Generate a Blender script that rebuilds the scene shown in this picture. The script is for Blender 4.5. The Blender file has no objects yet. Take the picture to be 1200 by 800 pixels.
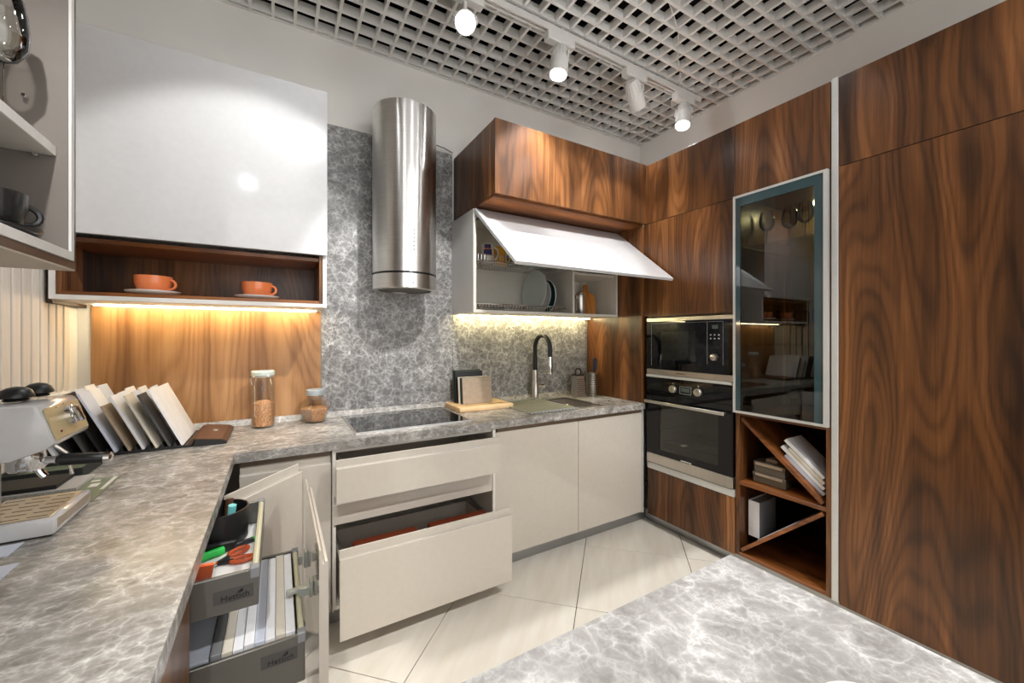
import bpy, bmesh, math, random
from mathutils import Vector, Matrix
PI = math.pi
random.seed(7)
SC = bpy.context.scene
COL = SC.collection

# ------------------------------------------------------------------ camera, world, exposure
CAM_H = 1.33
F_PX, YAW = 466.0, math.radians(30.5)
cam_d = bpy.data.cameras.new('camera')
cam_d.sensor_width = 36.0
cam_d.lens = F_PX / 1200 * 36.0
cam_d.shift_y = -6 / 1200
cam_d.clip_start = 0.02
cam = bpy.data.objects.new('camera', cam_d)
cam.location = (0, 0, CAM_H)
cam.rotation_euler = (PI / 2, 0, -YAW)
COL.objects.link(cam)
SC.camera = cam

world = bpy.data.worlds.new('world')
world.use_nodes = True
world.node_tree.nodes['Background'].inputs[0].default_value = (1.0, 0.99, 0.975, 1)
world.node_tree.nodes['Background'].inputs[1].default_value = 1.3
SC.world = world

SPOT_W = 60.0          # watts of each track spotlight
LED_L, LED_R = 34.0, 34.0
SC.view_settings.view_transform = 'Standard'
SC.view_settings.look = 'None'
SC.view_settings.gamma = 1.0
SC.view_settings.use_curve_mapping = False
SC.view_settings.exposure = 0.68
try:
    SC.cycles.max_bounces = 10
    SC.cycles.transparent_max_bounces = 24
    SC.cycles.caustics_reflective = False
    SC.cycles.caustics_refractive = False
    SC.cycles.sample_clamp_indirect = 6
    SC.cycles.use_denoising = True
except Exception:
    pass

# ------------------------------------------------------------------ materials
def srgb(r, g, b):
    f = lambda c: (c / 255 / 12.92) if c / 255 <= .04045 else ((c / 255 + .055) / 1.055) ** 2.4
    return (f(r), f(g), f(b), 1)
class NT:
    def __init__(s, name):
        s.m = bpy.data.materials.new(name); s.m.use_nodes = True
        s.t = s.m.node_tree; s.n = s.t.nodes; s.l = s.t.links
        s.b = s.n['Principled BSDF']; s.out = s.n['Material Output']
    def new(s, typ, **kw):
        n = s.n.new(typ)
        for k, v in kw.items(): setattr(n, k, v)
        return n
    def set(s, node, key, v):
        if hasattr(v, 'is_output') or isinstance(v, bpy.types.NodeSocket): s.l.new(v, node.inputs[key])
        else: node.inputs[key].default_value = v
    def math(s, op, a, b=0.0, c=None):
        n = s.new('ShaderNodeMath', operation=op)
        s.set(n, 0, a); s.set(n, 1, b)
        if c is not None: s.set(n, 2, c)
        return n.outputs[0]
    def noise(s, vec, scale, detail=3, rough=.5, dist=0):
        n = s.new('ShaderNodeTexNoise')
        s.set(n, 'Vector', vec); s.set(n, 'Scale', scale); s.set(n, 'Detail', detail); s.set(n, 'Roughness', rough); s.set(n, 'Distortion', dist)
        return n
    def map(s, vec, scale=(1, 1, 1), loc=(0, 0, 0)):
        n = s.new('ShaderNodeMapping'); s.set(n, 'Vector', vec); n.inputs['Scale'].default_value = scale
        s.set(n, 'Location', loc); return n.outputs[0]
    def ramp(s, fac, stops):
        n = s.new('ShaderNodeValToRGB'); s.set(n, 0, fac)
        e = n.color_ramp.elements
        while len(e) < len(stops): e.new(.5)
        for el, (p, c) in zip(e, stops): el.position = p; el.color = c
        return n.outputs[0]
    def mix(s, fac, a, b, mode='MIX'):
        n = s.new('ShaderNodeMix', data_type='RGBA', blend_type=mode)
        s.set(n, 0, fac); s.set(n, 6, a); s.set(n, 7, b); return n.outputs[2]
    def bump(s, h, strength=.2, dist=.002):
        n = s.new('ShaderNodeBump'); s.set(n, 'Height', h); s.set(n, 'Strength', strength); s.set(n, 'Distance', dist)
        s.l.new(n.outputs[0], s.b.inputs['Normal'])
def plain(name, col, rough=.5, metal=0, spec=.5, coat=0, noise=0.0, nscale=40):
    t = NT(name)
    t.b.inputs['Roughness'].default_value = rough
    t.b.inputs['Metallic'].default_value = metal
    t.b.inputs['Specular IOR Level'].default_value = spec
    t.b.inputs['Coat Weight'].default_value = coat
    t.b.inputs['Coat Roughness'].default_value = .05
    tc = t.new('ShaderNodeTexCoord')
    nz = t.noise(tc.outputs['Object'], nscale, 3)
    a = noise if noise else .02
    lo = tuple(max(0, c * (1 - a)) for c in col[:3]) + (1,)
    hi = tuple(min(1, c * (1 + a)) for c in col[:3]) + (1,)
    t.l.new(t.ramp(nz.outputs[0], [(.3, lo), (.7, hi)]), t.b.inputs['Base Color'])
    return t.m
def emit(name, col, strength):
    t = NT(name)
    t.b.inputs['Base Color'].default_value = col
    t.b.inputs['Emission Color'].default_value = col
    t.b.inputs['Emission Strength'].default_value = strength
    return t.m
def wood(name, axis, dark, mid, light, rough=.32, scale=1.0, figure=1.0, sap=True, coat=.15):
    """flat-cut veneer: contour lines of a stretched noise field; grain runs along 'axis'"""
    t = NT(name)
    tc = t.new('ShaderNodeTexCoord'); oi = t.new('ShaderNodeObjectInfo')
    off = t.new('ShaderNodeCombineXYZ')
    for i, k in enumerate((7.3, 11.1, 5.7)): t.set(off, i, t.math('MULTIPLY', oi.outputs['Random'], k))
    add = t.new('ShaderNodeVectorMath', operation='ADD')
    t.l.new(tc.outputs['Object'], add.inputs[0]); t.l.new(off.outputs[0], add.inputs[1])
    p = add.outputs[0]
    def sc(a, b):   # a across the grain, b along it
        v = [a * scale] * 3; v[axis] = b * scale; return tuple(v)
    wob = t.noise(t.map(p, sc(5.0, 2.2)), 1.0, 3, .55)
    wv = t.new('ShaderNodeVectorMath', operation='SCALE'); t.l.new(wob.outputs['Color'], wv.inputs[0]); wv.inputs['Scale'].default_value = .030
    ad2 = t.new('ShaderNodeVectorMath', operation='ADD'); t.l.new(p, ad2.inputs[0]); t.l.new(wv.outputs[0], ad2.inputs[1])
    q = ad2.outputs[0]
    field = t.noise(t.map(q, sc(3.6, .55)), 1.0, 1.0, .4).outputs[0]
    line = t.math('MULTIPLY_ADD', t.math('SINE', t.math('MULTIPLY', field, 165.0 * figure)), .5, .5)
    rings = t.math('POWER', line, 2.2)
    rings2 = t.math('MULTIPLY_ADD', t.math('SINE', t.math('MULTIPLY', field, 38.0 * figure)), .5, .5)
    bands = t.noise(t.map(q, sc(6.5, .16)), 1.0, 2, .55).outputs[0]
    streak = t.noise(t.map(q, sc(80, 1.0)), 1.0, 4, .65).outputs[0]
    fine = t.noise(t.map(p, sc(420, 9)), 1.0, 2, .6).outputs[0]
    v = t.math('MULTIPLY', rings, -.10)
    v = t.math('MULTIPLY_ADD', rings2, .11, v)
    v = t.math('MULTIPLY_ADD', bands, 1.05, v)
    v = t.math('MULTIPLY_ADD', streak, .36, v)
    v = t.math('MULTIPLY_ADD', fine, .10, v)
    v = t.math('ADD', v, -.27)
    col = t.ramp(v, [(.22, dark), (.40, tuple((a * .6 + b * .4) for a, b in zip(dark, mid))), (.56, mid), (.80, light)])
    if sap:
        s1 = t.noise(t.map(q, sc(11, .35), (3.1, 1.7, .4)), 1.0, 1, .4).outputs[0]
        fac = t.ramp(s1, [(.69, (0, 0, 0, 1)), (.74, (.75, .75, .75, 1))])
        col = t.mix(fac, col, tuple(min(1, c * 1.45) for c in light[:3]) + (1,))
    t.l.new(col, t.b.inputs['Base Color'])
    t.b.inputs['Roughness'].default_value = rough
    t.b.inputs['Specular IOR Level'].default_value = .4
    t.b.inputs['Coat Weight'].default_value = coat; t.b.inputs['Coat Roughness'].default_value = .22
    t.bump(streak, .05, .001)
    return t.m
def stone(name, base_lo, base_hi, vein, scale=1.0, rough=.3, vein_amt=1.0, stretch=(1, 1, 1)):
    t = NT(name)
    tc = t.new('ShaderNodeTexCoord'); p = t.map(tc.outputs['Object'], tuple(scale * k for k in stretch))
    def warp(vec, sc_, amt, det=3):
        w = t.noise(vec, sc_, det, .6)
        c = t.new('ShaderNodeVectorMath', operation='SUBTRACT'); t.l.new(w.outputs['Color'], c.inputs[0]); c.inputs[1].default_value = (.5, .5, .5)
        k = t.new('ShaderNodeVectorMath', operation='SCALE'); t.l.new(c.outputs[0], k.inputs[0]); k.inputs['Scale'].default_value = amt
        a = t.new('ShaderNodeVectorMath', operation='ADD'); t.l.new(vec, a.inputs[0]); t.l.new(k.outputs[0], a.inputs[1]); return a.outputs[0]
    q = warp(p, 12, .09, 4); q2 = warp(t.map(p, loc=(3.3, 1.1, 7.7)), 22, .06, 4)
    def web(vec, sc_, wid, soft):
        vn = t.new('ShaderNodeTexVoronoi', feature='DISTANCE_TO_EDGE'); t.set(vn, 'Vector', vec); t.set(vn, 'Scale', sc_)
        return t.ramp(vn.outputs['Distance'], [(0, (1, 1, 1, 1)), (wid, (.4, .4, .4, 1)), (wid * soft, (0, 0, 0, 1))])
    a = web(q, 19, .04, 4.5); b = web(q2, 37, .06, 4.0); c = web(q, 75, .10, 3.5)
    m1 = t.ramp(t.noise(p, 16, 4, .65).outputs[0], [(.36, (.10, .10, .10, 1)), (.64, (1, 1, 1, 1))])
    m2 = t.ramp(t.noise(t.map(p, loc=(4, 2, 1)), 21, 4, .65).outputs[0], [(.40, (0, 0, 0, 1)), (.62, (1, 1, 1, 1))])
    cloud = t.noise(q, 26, 6, .7).outputs[0]
    cell = t.new('ShaderNodeTexVoronoi', feature='SMOOTH_F1'); t.set(cell, 'Vector', q); t.set(cell, 'Scale', 19)
    bw = t.new('ShaderNodeRGBToBW'); t.l.new(cell.outputs['Color'], bw.inputs[0])
    big = t.noise(t.map(p, loc=(9, 5, 2)), 5.5, 3, .6).outputs[0]
    base = t.ramp(t.math('ADD', t.math('MULTIPLY_ADD', bw.outputs[0], .30, t.math('MULTIPLY', cloud, .72)), t.math('MULTIPLY_ADD', big, .5, -.22)), [(.3, base_lo), (.80, base_hi)])
    f = t.math('MULTIPLY', t.math('MULTIPLY', a, m1), .62 * vein_amt)
    f = t.math('ADD', f, t.math('MULTIPLY', t.math('MULTIPLY', b, m2), .55 * vein_amt))
    f = t.math('ADD', f, t.math('MULTIPLY', t.math('MULTIPLY', c, m1), .22 * vein_amt))
    f = t.math('MULTIPLY', f, t.math('MULTIPLY_ADD', big, 1.5, .28))
    n = t.new('ShaderNodeClamp'); t.l.new(f, n.inputs[0])
    t.l.new(t.mix(n.outputs[0], base, vein), t.b.inputs['Base Color'])
    t.b.inputs['Roughness'].default_value = rough
    t.b.inputs['Specular IOR Level'].default_value = .45
    t.bump(cloud, .05, .001)
    return t.m
def sheet_glass(name, tint, refl=1.0, rough=0.0, ior=1.45):
    t = NT(name)
    fr = t.new('ShaderNodeFresnel'); fr.inputs[0].default_value = ior
    tr = t.new('ShaderNodeBsdfTransparent'); tr.inputs[0].default_value = tint
    gl = t.new('ShaderNodeBsdfGlossy'); gl.inputs['Roughness'].default_value = rough; gl.inputs[0].default_value = (1, 1, 1, 1)
    mx = t.new('ShaderNodeMixShader')
    t.l.new(t.math('MULTIPLY', fr.outputs[0], refl), mx.inputs[0])
    t.l.new(tr.outputs[0], mx.inputs[1]); t.l.new(gl.outputs[0], mx.inputs[2]); t.l.new(mx.outputs[0], t.out.inputs['Surface'])
    return t.m
def brushed(name, col, rough=.25, axis=2, aniso=.6):
    t = NT(name)
    tc = t.new('ShaderNodeTexCoord')
    s = [6, 6, 6]; s[axis] = 500
    nz = t.noise(t.map(tc.outputs['Object'], tuple(s)), 1.0, 2)
    lo = tuple(c * .85 for c in col[:3]) + (1,)
    t.l.new(t.ramp(nz.outputs[0], [(.3, lo), (.7, col)]), t.b.inputs['Base Color'])
    t.b.inputs['Metallic'].default_value = 1; t.b.inputs['Roughness'].default_value = rough
    t.b.inputs['Anisotropic'].default_value = aniso
    t.bump(nz.outputs[0], .05, .0005)
    return t.m

WD, WM, WL = srgb(44, 26, 14), srgb(106, 66, 34), srgb(156, 104, 60)
M = {}
M['walnut'] = wood('walnut', 2, WD, WM, WL)
M['walnut_h'] = wood('walnut_cross', 1, srgb(70, 38, 18), srgb(128, 76, 36), srgb(160, 100, 52), sap=False)
M['walnut_x'] = wood('walnut_lengthwise', 0, srgb(70, 38, 18), srgb(128, 76, 36), srgb(160, 100, 52), sap=False)
M['oakish'] = wood('warm_veneer', 2, srgb(118, 78, 44), srgb(168, 122, 78), srgb(194, 150, 104), sap=False, figure=.7)
M['slat_wood'] = wood('pale_slat', 2, srgb(218, 208, 194), srgb(230, 222, 210), srgb(238, 233, 224), rough=.6, sap=False, coat=0)
M['stone'] = stone('grey_stone', srgb(82, 80, 79), srgb(134, 132, 130), srgb(216, 215, 213))
M['stone_top'] = stone('grey_worktop', srgb(94, 90, 85), srgb(156, 151, 144), srgb(218, 214, 208), scale=.95, rough=.26, vein_amt=.9, stretch=(.75, 1, 1))
M['stone_island'] = stone('island_worktop', srgb(128, 125, 122), srgb(176, 173, 170), srgb(228, 226, 224), scale=.85, rough=.24, vein_amt=.85)
M['beige'] = plain('beige_gloss', srgb(198, 190, 178), .07, spec=.6, coat=.2)
M['beige_matt'] = plain('beige_matt', srgb(188, 178, 166), .5)
M['white_gloss'] = plain('white_gloss', srgb(214, 214, 215), .11, coat=.3)
M['cream_board'] = plain('cream_board', srgb(226, 221, 210), .45)
M['white'] = plain('white_board', srgb(224, 222, 218), .45)
M['wall'] = plain('white_paint', srgb(238, 235, 229), .85, noise=.015, nscale=6)
M['grey_in'] = plain('grey_interior', srgb(122, 114, 107), .55)
M['dark_walnut'] = wood('dark_walnut', 1, srgb(52, 36, 26), srgb(88, 64, 46), srgb(110, 82, 60), sap=False)
M['gola'] = plain('brown_recess', srgb(104, 86, 68), .5)
M['dark_void'] = plain('dark_void', srgb(16, 17, 22), .9)
M['grille'] = plain('grille_white', srgb(238, 237, 233), .55)
M['alu'] = brushed('aluminium', (.78, .78, .78, 1), .32, 2, .3)
M['alu_white'] = plain('satin_aluminium', srgb(206, 206, 202), .35, metal=.35)
M['steel_hood'] = brushed('brushed_steel_hood', (.88, .86, .83, 1), .30, 2, .93)
M['steel_hood'].node_tree.nodes['Principled BSDF'].inputs['Anisotropic Rotation'].default_value = .25
M['steel'] = brushed('brushed_steel', (.66, .62, .56, 1), .28, 1, .5)
M['chrome'] = plain('chrome', (.82, .82, .82, 1), .08, metal=1)
M['brass_panel'] = plain('warm_metal', srgb(206, 190, 150), .42, metal=.35)
M['black_glass'] = plain('black_glass', (.004, .004, .005, 1), .03, spec=.42)
M['hob_glass'] = plain('hob_glass', (.006, .006, .007, 1), .03, spec=.7, coat=.7)
M['black'] = plain('black_plastic', (.012, .012, .013, 1), .35)
M['black_matt'] = plain('black_matt', (.010, .010, .011, 1), .7)
M['rubber'] = plain('rubber_hose', (.010, .012, .015, 1), .45)
M['dark_steel'] = plain('anthracite_steel', srgb(118, 116, 110), .42, metal=.55)
M['mid_grey'] = plain('mid_grey', srgb(132, 134, 136), .5)
M['bracket_grey'] = plain('bracket_grey', srgb(176, 180, 172), .4, metal=.3)
M['plate_grey'] = plain('label_grey', srgb(78, 77, 75), .45)
M['plinth'] = brushed('plinth_aluminium', (.42, .43, .43, 1), .36, 0, .3)
M['grout'] = plain('grout', srgb(36, 31, 26), .9)
t = NT('porcelain_tile')
tc = t.new('ShaderNodeTexCoord')
nz = t.noise(t.map(tc.outputs['Object'], (1.0, 7, 1)), 2.2, 3, .5)
t.l.new(t.ramp(nz.outputs[0], [(.3, srgb(222, 213, 198)), (.7, srgb(234, 228, 216))]), t.b.inputs['Base Color'])
t.b.inputs['Roughness'].default_value = .16
t.b.inputs['Specular IOR Level'].default_value = .5
M['tile'] = t.m
M['glass'] = sheet_glass('clear_glass', (.985, .99, .985, 1), .5)
M['thin_glass'] = sheet_glass('wine_glass', (.90, .90, .88, 1), 1.6)
M['smoked'] = sheet_glass('smoked_glass', (.46, .49, .46, 1), 1.3)
M['teal_band'] = plain('teal_glass_band', srgb(46, 70, 75), .06, spec=.7, coat=.6)
M['oven_glass'] = sheet_glass('oven_glass', (.56, .57, .54, 1), 1.1)
M['led_l'] = emit('led_warm', (1.0, .84, .52, 1), LED_L)
M['led_r'] = emit('led_yellow', (1.0, .86, .48, 1), LED_R)
M['lens'] = emit('lamp_lens', (.95, .97, 1.0, 1), 40)
M['led_small'] = emit('cabinet_led', (1.0, .80, .42, 1), 150)
M['lcd'] = plain('lcd', srgb(70, 84, 80), .2)
M['orange_cup'] = plain('orange_glaze', srgb(242, 138, 84), .22, coat=.5)
M['porcelain'] = plain('white_porcelain', srgb(236, 234, 230), .2, coat=.4)
M['black_cup'] = plain('black_glaze', srgb(34, 34, 35), .3, coat=.3)
M['grain'] = plain('buckwheat', srgb(206, 150, 104), .8, noise=.6, nscale=190)
M['jar_lid'] = plain('silver_lid', srgb(186, 196, 200), .35, metal=.4)
M['pale_wood'] = wood('pale_board', 0, srgb(196, 156, 108), srgb(222, 186, 138), srgb(234, 204, 160), rough=.5, sap=False, coat=0)
M['orange_wood'] = wood('orange_board', 2, srgb(164, 92, 28), srgb(206, 132, 48), srgb(222, 156, 72), rough=.5, sap=False, coat=0)
M['mustard'] = plain('mustard_glaze', srgb(222, 160, 30), .3, coat=.4)
M['green_glaze'] = plain('green_glaze', srgb(96, 128, 98), .3, coat=.3)
M['teal'] = plain('teal_glaze', srgb(28, 84, 100), .25, coat=.4)
M['pattern'] = plain('patterned_mug', srgb(226, 220, 208), .3, coat=.3)
M['pattern_blue'] = plain('mug_print', srgb(56, 54, 110), .4, noise=.9, nscale=120)
M['pattern_red'] = plain('mug_print_orange', srgb(220, 120, 50), .4, noise=.5, nscale=120)
M['plate_glass'] = plain('pale_plate', srgb(222, 232, 232), .12, coat=.4)
M['cream'] = plain('cream_rail', srgb(206, 200, 168), .35)
M['dark_green'] = plain('dark_green_sample', srgb(30, 44, 36), .4)
M['taupe'] = plain('taupe_sample', srgb(170, 152, 130), .5, noise=.08)
M['brown_board'] = plain('copper_brown', srgb(88, 58, 42), .38, noise=.06)
M['orange'] = plain('orange_plastic', srgb(244, 104, 36), .45)
M['brick_orange'] = plain('terracotta', srgb(176, 76, 34), .5)
M['rust'] = plain('rust_red', srgb(128, 54, 26), .6)
M['green'] = plain('green_plastic', srgb(26, 190, 70), .4)
M['pink'] = plain('pink_plastic', srgb(232, 140, 200), .4)
M['aqua'] = plain('aqua_plastic', srgb(120, 206, 206), .4)
M['leaflet'] = plain('leaflet_green', srgb(112, 122, 100), .4)
M['paper'] = plain('paper_white', srgb(232, 232, 234), .6)
M['paper_b'] = plain('paper_bluish', srgb(206, 212, 226), .6)
M['paper_y'] = plain('paper_cream', srgb(214, 206, 190), .6)
M['box_clear'] = plain('smoky_box', srgb(98, 89, 75), .25, coat=.3)
M['gran'] = plain('granite_sample', srgb(176, 174, 172), .4, noise=.3, nscale=300)
M['sticker'] = plain('white_print', srgb(210, 210, 206), .5)

# ------------------------------------------------------------------ mesh helpers
def box(bm, x0, x1, y0, y1, z0, z1, bev=0.0):
    b = bmesh.new()
    bmesh.ops.create_cube(b, size=1)
    for v in b.verts:
        v.co = Vector(((x0 + x1) / 2 + v.co.x * (x1 - x0), (y0 + y1) / 2 + v.co.y * (y1 - y0), (z0 + z1) / 2 + v.co.z * (z1 - z0)))
    if bev: bmesh.ops.bevel(b, geom=b.edges[:], offset=bev, segments=2 if bev > .004 else 1, affect='EDGES', profile=.5)
    _join(bm, b)
    return bm
def _join(bm, b):
    me = bpy.data.meshes.new('tmp'); b.to_mesh(me); b.free(); bm.from_mesh(me); bpy.data.meshes.remove(me)
def prism(bm, pts, d0, d1, axes='xz'):
    """polygon pts in the plane 'axes', extruded along the remaining axis from d0 to d1"""
    ix = {'x': 0, 'y': 1, 'z': 2}; a, b = ix[axes[0]], ix[axes[1]]; c = 3 - a - b
    def mk(p, d):
        v = [0, 0, 0]; v[a] = p[0]; v[b] = p[1]; v[c] = d; return bm.verts.new(v)
    A = [mk(p, d0) for p in pts]; B = [mk(p, d1) for p in pts]; n = len(pts)
    fs = [bm.faces.new(A), bm.faces.new(B[::-1])]
    for i in range(n): fs.append(bm.faces.new((A[i], B[i], B[(i + 1) % n], A[(i + 1) % n])))
    bmesh.ops.recalc_face_normals(bm, faces=fs)
    return bm
def lathe(bm, prof, c=(0, 0, 0), n=32, mat=None, cap=True):
    """profile [(r,z)] turned about z; optional matrix applied before moving to c"""
    b = bmesh.new(); rings = []
    for r, z in prof:
        if r < 1e-6: rings.append([b.verts.new((0, 0, z))])
        else: rings.append([b.verts.new((r * math.cos(2 * PI * i / n), r * math.sin(2 * PI * i / n), z)) for i in range(n)])
    for A, B in zip(rings, rings[1:]):
        for i in range(n):
            j = (i + 1) % n
            if len(A) == 1 and len(B) > 1: b.faces.new((A[0], B[i], B[j]))
            elif len(B) == 1 and len(A) > 1: b.faces.new((A[i], A[j], B[0]))
            elif len(A) > 1: b.faces.new((A[i], A[j], B[j], B[i]))
    if cap:
        for R in (rings[0], rings[-1]):
            if len(R) > 1: b.faces.new(R)
    bmesh.ops.recalc_face_normals(b, faces=b.faces[:])
    if mat is not None: bmesh.ops.transform(b, matrix=mat, verts=b.verts)
    bmesh.ops.translate(b, vec=Vector(c), verts=b.verts)
    _join(bm, b); return bm
def tube(bm, pts, r, n=10, closed=False):
    P = [Vector(p) for p in pts]; rings = []; m = len(P); up = None
    for i, p in enumerate(P):
        if closed: d = (P[(i + 1) % m] - P[i - 1]).normalized()
        else: d = (P[min(i + 1, m - 1)] - P[max(i - 1, 0)]).normalized()
        if up is None: up = Vector((0, 0, 1)) if abs(d.z) < .9 else Vector((1, 0, 0))
        s = d.cross(up)
        if s.length < 1e-4: s = d.cross(Vector((0, 1, 0)))
        s.normalize(); up = s.cross(d).normalized()
        rr = r[i] if isinstance(r, (list, tuple)) else r
        rings.append([bm.verts.new(p + (s * math.cos(2 * PI * k / n) + up * math.sin(2 * PI * k / n)) * rr) for k in range(n)])
    fs = []
    for i in range(m if closed else m - 1):
        A, B = rings[i], rings[(i + 1) % m]
        for k in range(n): fs.append(bm.faces.new((A[k], A[(k + 1) % n], B[(k + 1) % n], B[k])))
    if not closed: fs += [bm.faces.new(rings[0]), bm.faces.new(rings[-1])]
    bmesh.ops.recalc_face_normals(bm, faces=fs)
    return bm
def align(d):
    """rotation matrix taking +z to direction d"""
    return Vector((0, 0, 1)).rotation_difference(Vector(d).normalized()).to_matrix().to_4x4()
def root_of(o):
    while o.parent: o = o.parent
    return o
def world_loc(o):
    v = Vector((0, 0, 0))
    while o: v += o.location; o = o.parent
    return v
def obj(name, bm, mat, parent=None, smooth=None, label=None, origin=None):
    """one mesh object from a bmesh in world coordinates; its origin goes to its parent's origin (or 'origin')"""
    me = bpy.data.meshes.new(name)
    org = world_loc(parent) if parent else Vector(origin or (0, 0, 0))
    bmesh.ops.translate(bm, vec=-org, verts=bm.verts)
    bm.to_mesh(me); bm.free()
    me.materials.append(M[mat] if isinstance(mat, str) else mat)
    if smooth is None: smooth = len(me.polygons) > 40
    if smooth:
        me.polygons.foreach_set('use_smooth', [True] * len(me.polygons))
        try: me.set_sharp_from_angle(angle=math.radians(38))
        except Exception: pass
    o = bpy.data.objects.new(name, me); COL.objects.link(o)
    if parent: o.parent = parent
    else: o.location = org
    if label: o['label'] = label
    return o
def tag(o, label, cat, group=None):
    o['label'] = label; o['category'] = cat
    if group: o['group'] = group
    return o
def thing(name, label, cat, loc=(0, 0, 0), group=None):
    o = bpy.data.objects.new(name, None); o.empty_display_size = .05
    COL.objects.link(o); o.location = loc
    return tag(o, label, cat, group)
def B(name, parent, mat, x0, x1, y0, y1, z0, z1, bev=.001, label=None):
    return obj(name, box(bmesh.new(), x0, x1, y0, y1, z0, z1, bev), mat, parent, label=label)
def struct(name, bm, mat):
    o = obj(name, bm, mat); o['kind'] = 'structure'; return o
def dup(o, loc, parent=None, rotz=None):
    c = o.copy(); COL.objects.link(c); c.location = loc
    if parent is not None: c.parent = parent
    if rotz is not None: c.rotation_euler = (0, 0, rotz)
    return c
def text_mesh(name, s, size, parent, mat, mtx, depth=.0006):
    cu = bpy.data.curves.new(name, 'FONT'); cu.body = s; cu.size = size; cu.extrude = depth
    cu.align_x = 'CENTER'; cu.align_y = 'CENTER'; cu.resolution_u = 2
    tmp = bpy.data.objects.new(name, cu); COL.objects.link(tmp)
    dg = bpy.context.evaluated_depsgraph_get()
    me = bpy.data.meshes.new_from_object(tmp.evaluated_get(dg))
    bpy.data.objects.remove(tmp)
    org = world_loc(parent)
    me.transform(mtx); me.transform(Matrix.Translation(-org))
    me.materials.clear(); me.materials.append(M[mat])
    o = bpy.data.objects.new(name, me); COL.objects.link(o); o.parent = parent
    return o
def facing(loc, right, up):
    r = Vector(right).normalized(); u = Vector(up).normalized(); n = r.cross(u)
    m = Matrix((r, u, n)).transposed().to_4x4(); m.translation = Vector(loc); return m
def jfront(name, parent, mat, p0, p1, z0, z1, th=.022, lip=.032):
    """cabinet front with a grip channel along its top; outside is on the right-hand side going p0 -> p1"""
    p0, p1 = Vector((p0[0], p0[1], 0)), Vector((p1[0], p1[1], 0))
    s = (p1 - p0).normalized(); n = Vector((s.y, -s.x, 0))
    prof = [(-th, z0), (0, z0), (0, z1 - lip - .004), (-.001, z1 - lip - .001), (-.004, z1 - lip), (-.008, z1 - lip - .001), (-.009, z1 - lip - .006),
            (-.014, z1 - lip - .006), (-.016, z1 - lip + .002), (-.017, z1 - .002), (-.019, z1), (-th, z1)]
    bm = bmesh.new()
    A = [bm.verts.new(p0 + n * a + Vector((0, 0, z))) for a, z in prof]
    C = [bm.verts.new(p1 + n * a + Vector((0, 0, z))) for a, z in prof]
    k = len(prof); fs = [bm.faces.new(A), bm.faces.new(C[::-1])]
    for i in range(k): fs.append(bm.faces.new((A[i], C[i], C[(i + 1) % k], A[(i + 1) % k])))
    bmesh.ops.recalc_face_normals(bm, faces=fs)
    return obj(name, bm, mat, parent, smooth=False)

# ------------------------------------------------------------------ the room
XL, XR, YB, YF, ZG = -.79, 2.89, 2.575, -2.2, 3.09
TOPZ = .857
floor = struct('floor', box(bmesh.new(), XL, XR, YF, YB, -.06, -.006), 'grout')
side = .851 / math.sqrt(2)
def clip_poly(pts, x0, x1, y0, y1):
    for ax, lim, sg in ((0, x0, 1), (0, x1, -1), (1, y0, 1), (1, y1, -1)):
        out = []
        for k in range(len(pts)):
            a, b = pts[k], pts[(k + 1) % len(pts)]
            ia, ib = (a[ax] - lim) * sg >= 0, (b[ax] - lim) * sg >= 0
            if ia: out.append(a)
            if ia != ib:
                f = (lim - a[ax]) / (b[ax] - a[ax]); out.append((a[0] + (b[0] - a[0]) * f, a[1] + (b[1] - a[1]) * f))
        pts = out
        if len(pts) < 3: return None
    return pts
tile0 = None
hd = .851 / 2 - .0026
for k in range(-6, 7):
    for m_ in range(-8, 6):
        c, s = -.258 + .851 * (k + .5), 2.785 + .851 * (m_ + .5)
        x, y = (s + c) / 2, (s - c) / 2
        if XL + .43 < x < XR - .43 and YF + .43 < y < YB - .43:
            if tile0 is None:
                tile0 = obj('tile', box(bmesh.new(), -side / 2 + .0018, side / 2 - .0018, -side / 2 + .0018, side / 2 - .0018, -.006, 0, .0005), 'tile', floor)
                tile0.location = (x, y, 0); tile0.rotation_euler = (0, 0, PI / 4)
            else: dup(tile0, (x, y, 0), floor, PI / 4)
        elif y > -.6:
            pts = clip_poly([(x + hd, y), (x, y + hd), (x - hd, y), (x, y - hd)], XL + .002, XR - .002, YF + .002, YB - .002)
            if pts: obj('tile', prism(bmesh.new(), pts, -.006, 0, 'xy'), 'tile', floor)
struct('wall_back', box(bmesh.new(), XL - .1, XR + .1, YB, YB + .1, -.06, 3.14), 'wall')
struct('wall_right', box(bmesh.new(), XR, XR + .1, YF, YB, -.06, 3.14), 'wall')
wl = struct('wall_left', box(bmesh.new(), XL - .1, XL, YF, YB, -.06, 3.14), 'wall')
obj('backing_board', box(bmesh.new(), XL, XL + .002, .0, 2.475, TOPZ + .0005, 2.9), 'mid_grey', wl)
slat0 = obj('slat', box(bmesh.new(), XL + .002, XL + .011, -.0245, .0245, TOPZ + .0005, 2.9, .002), 'slat_wood', wl)
n = 0
for i in range(40):
    y = 2.44 - i * .0635
    if y < .1: break
    if i == 0: slat0.location = (0, y, 0)
    else: dup(slat0, (0, y, 0), wl)
bm = bmesh.new()
box(bm, XL - .1, XR + .1, YF, YB + .1, 3.60, 3.70)
for a in ((XL - .1, XL, YF, YB + .1), (XR, XR + .1, YF, YB + .1), (XL, XR, YB, YB + .1), (XL, XR, YF, YF + .06)): box(bm, *a, 3.14, 3.60)
ceil = struct('ceiling', bm, 'dark_void')
sx = obj('slat', box(bmesh.new(), XL, XR, -.0075, .0075, ZG, ZG + .05), 'grille', ceil)
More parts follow.
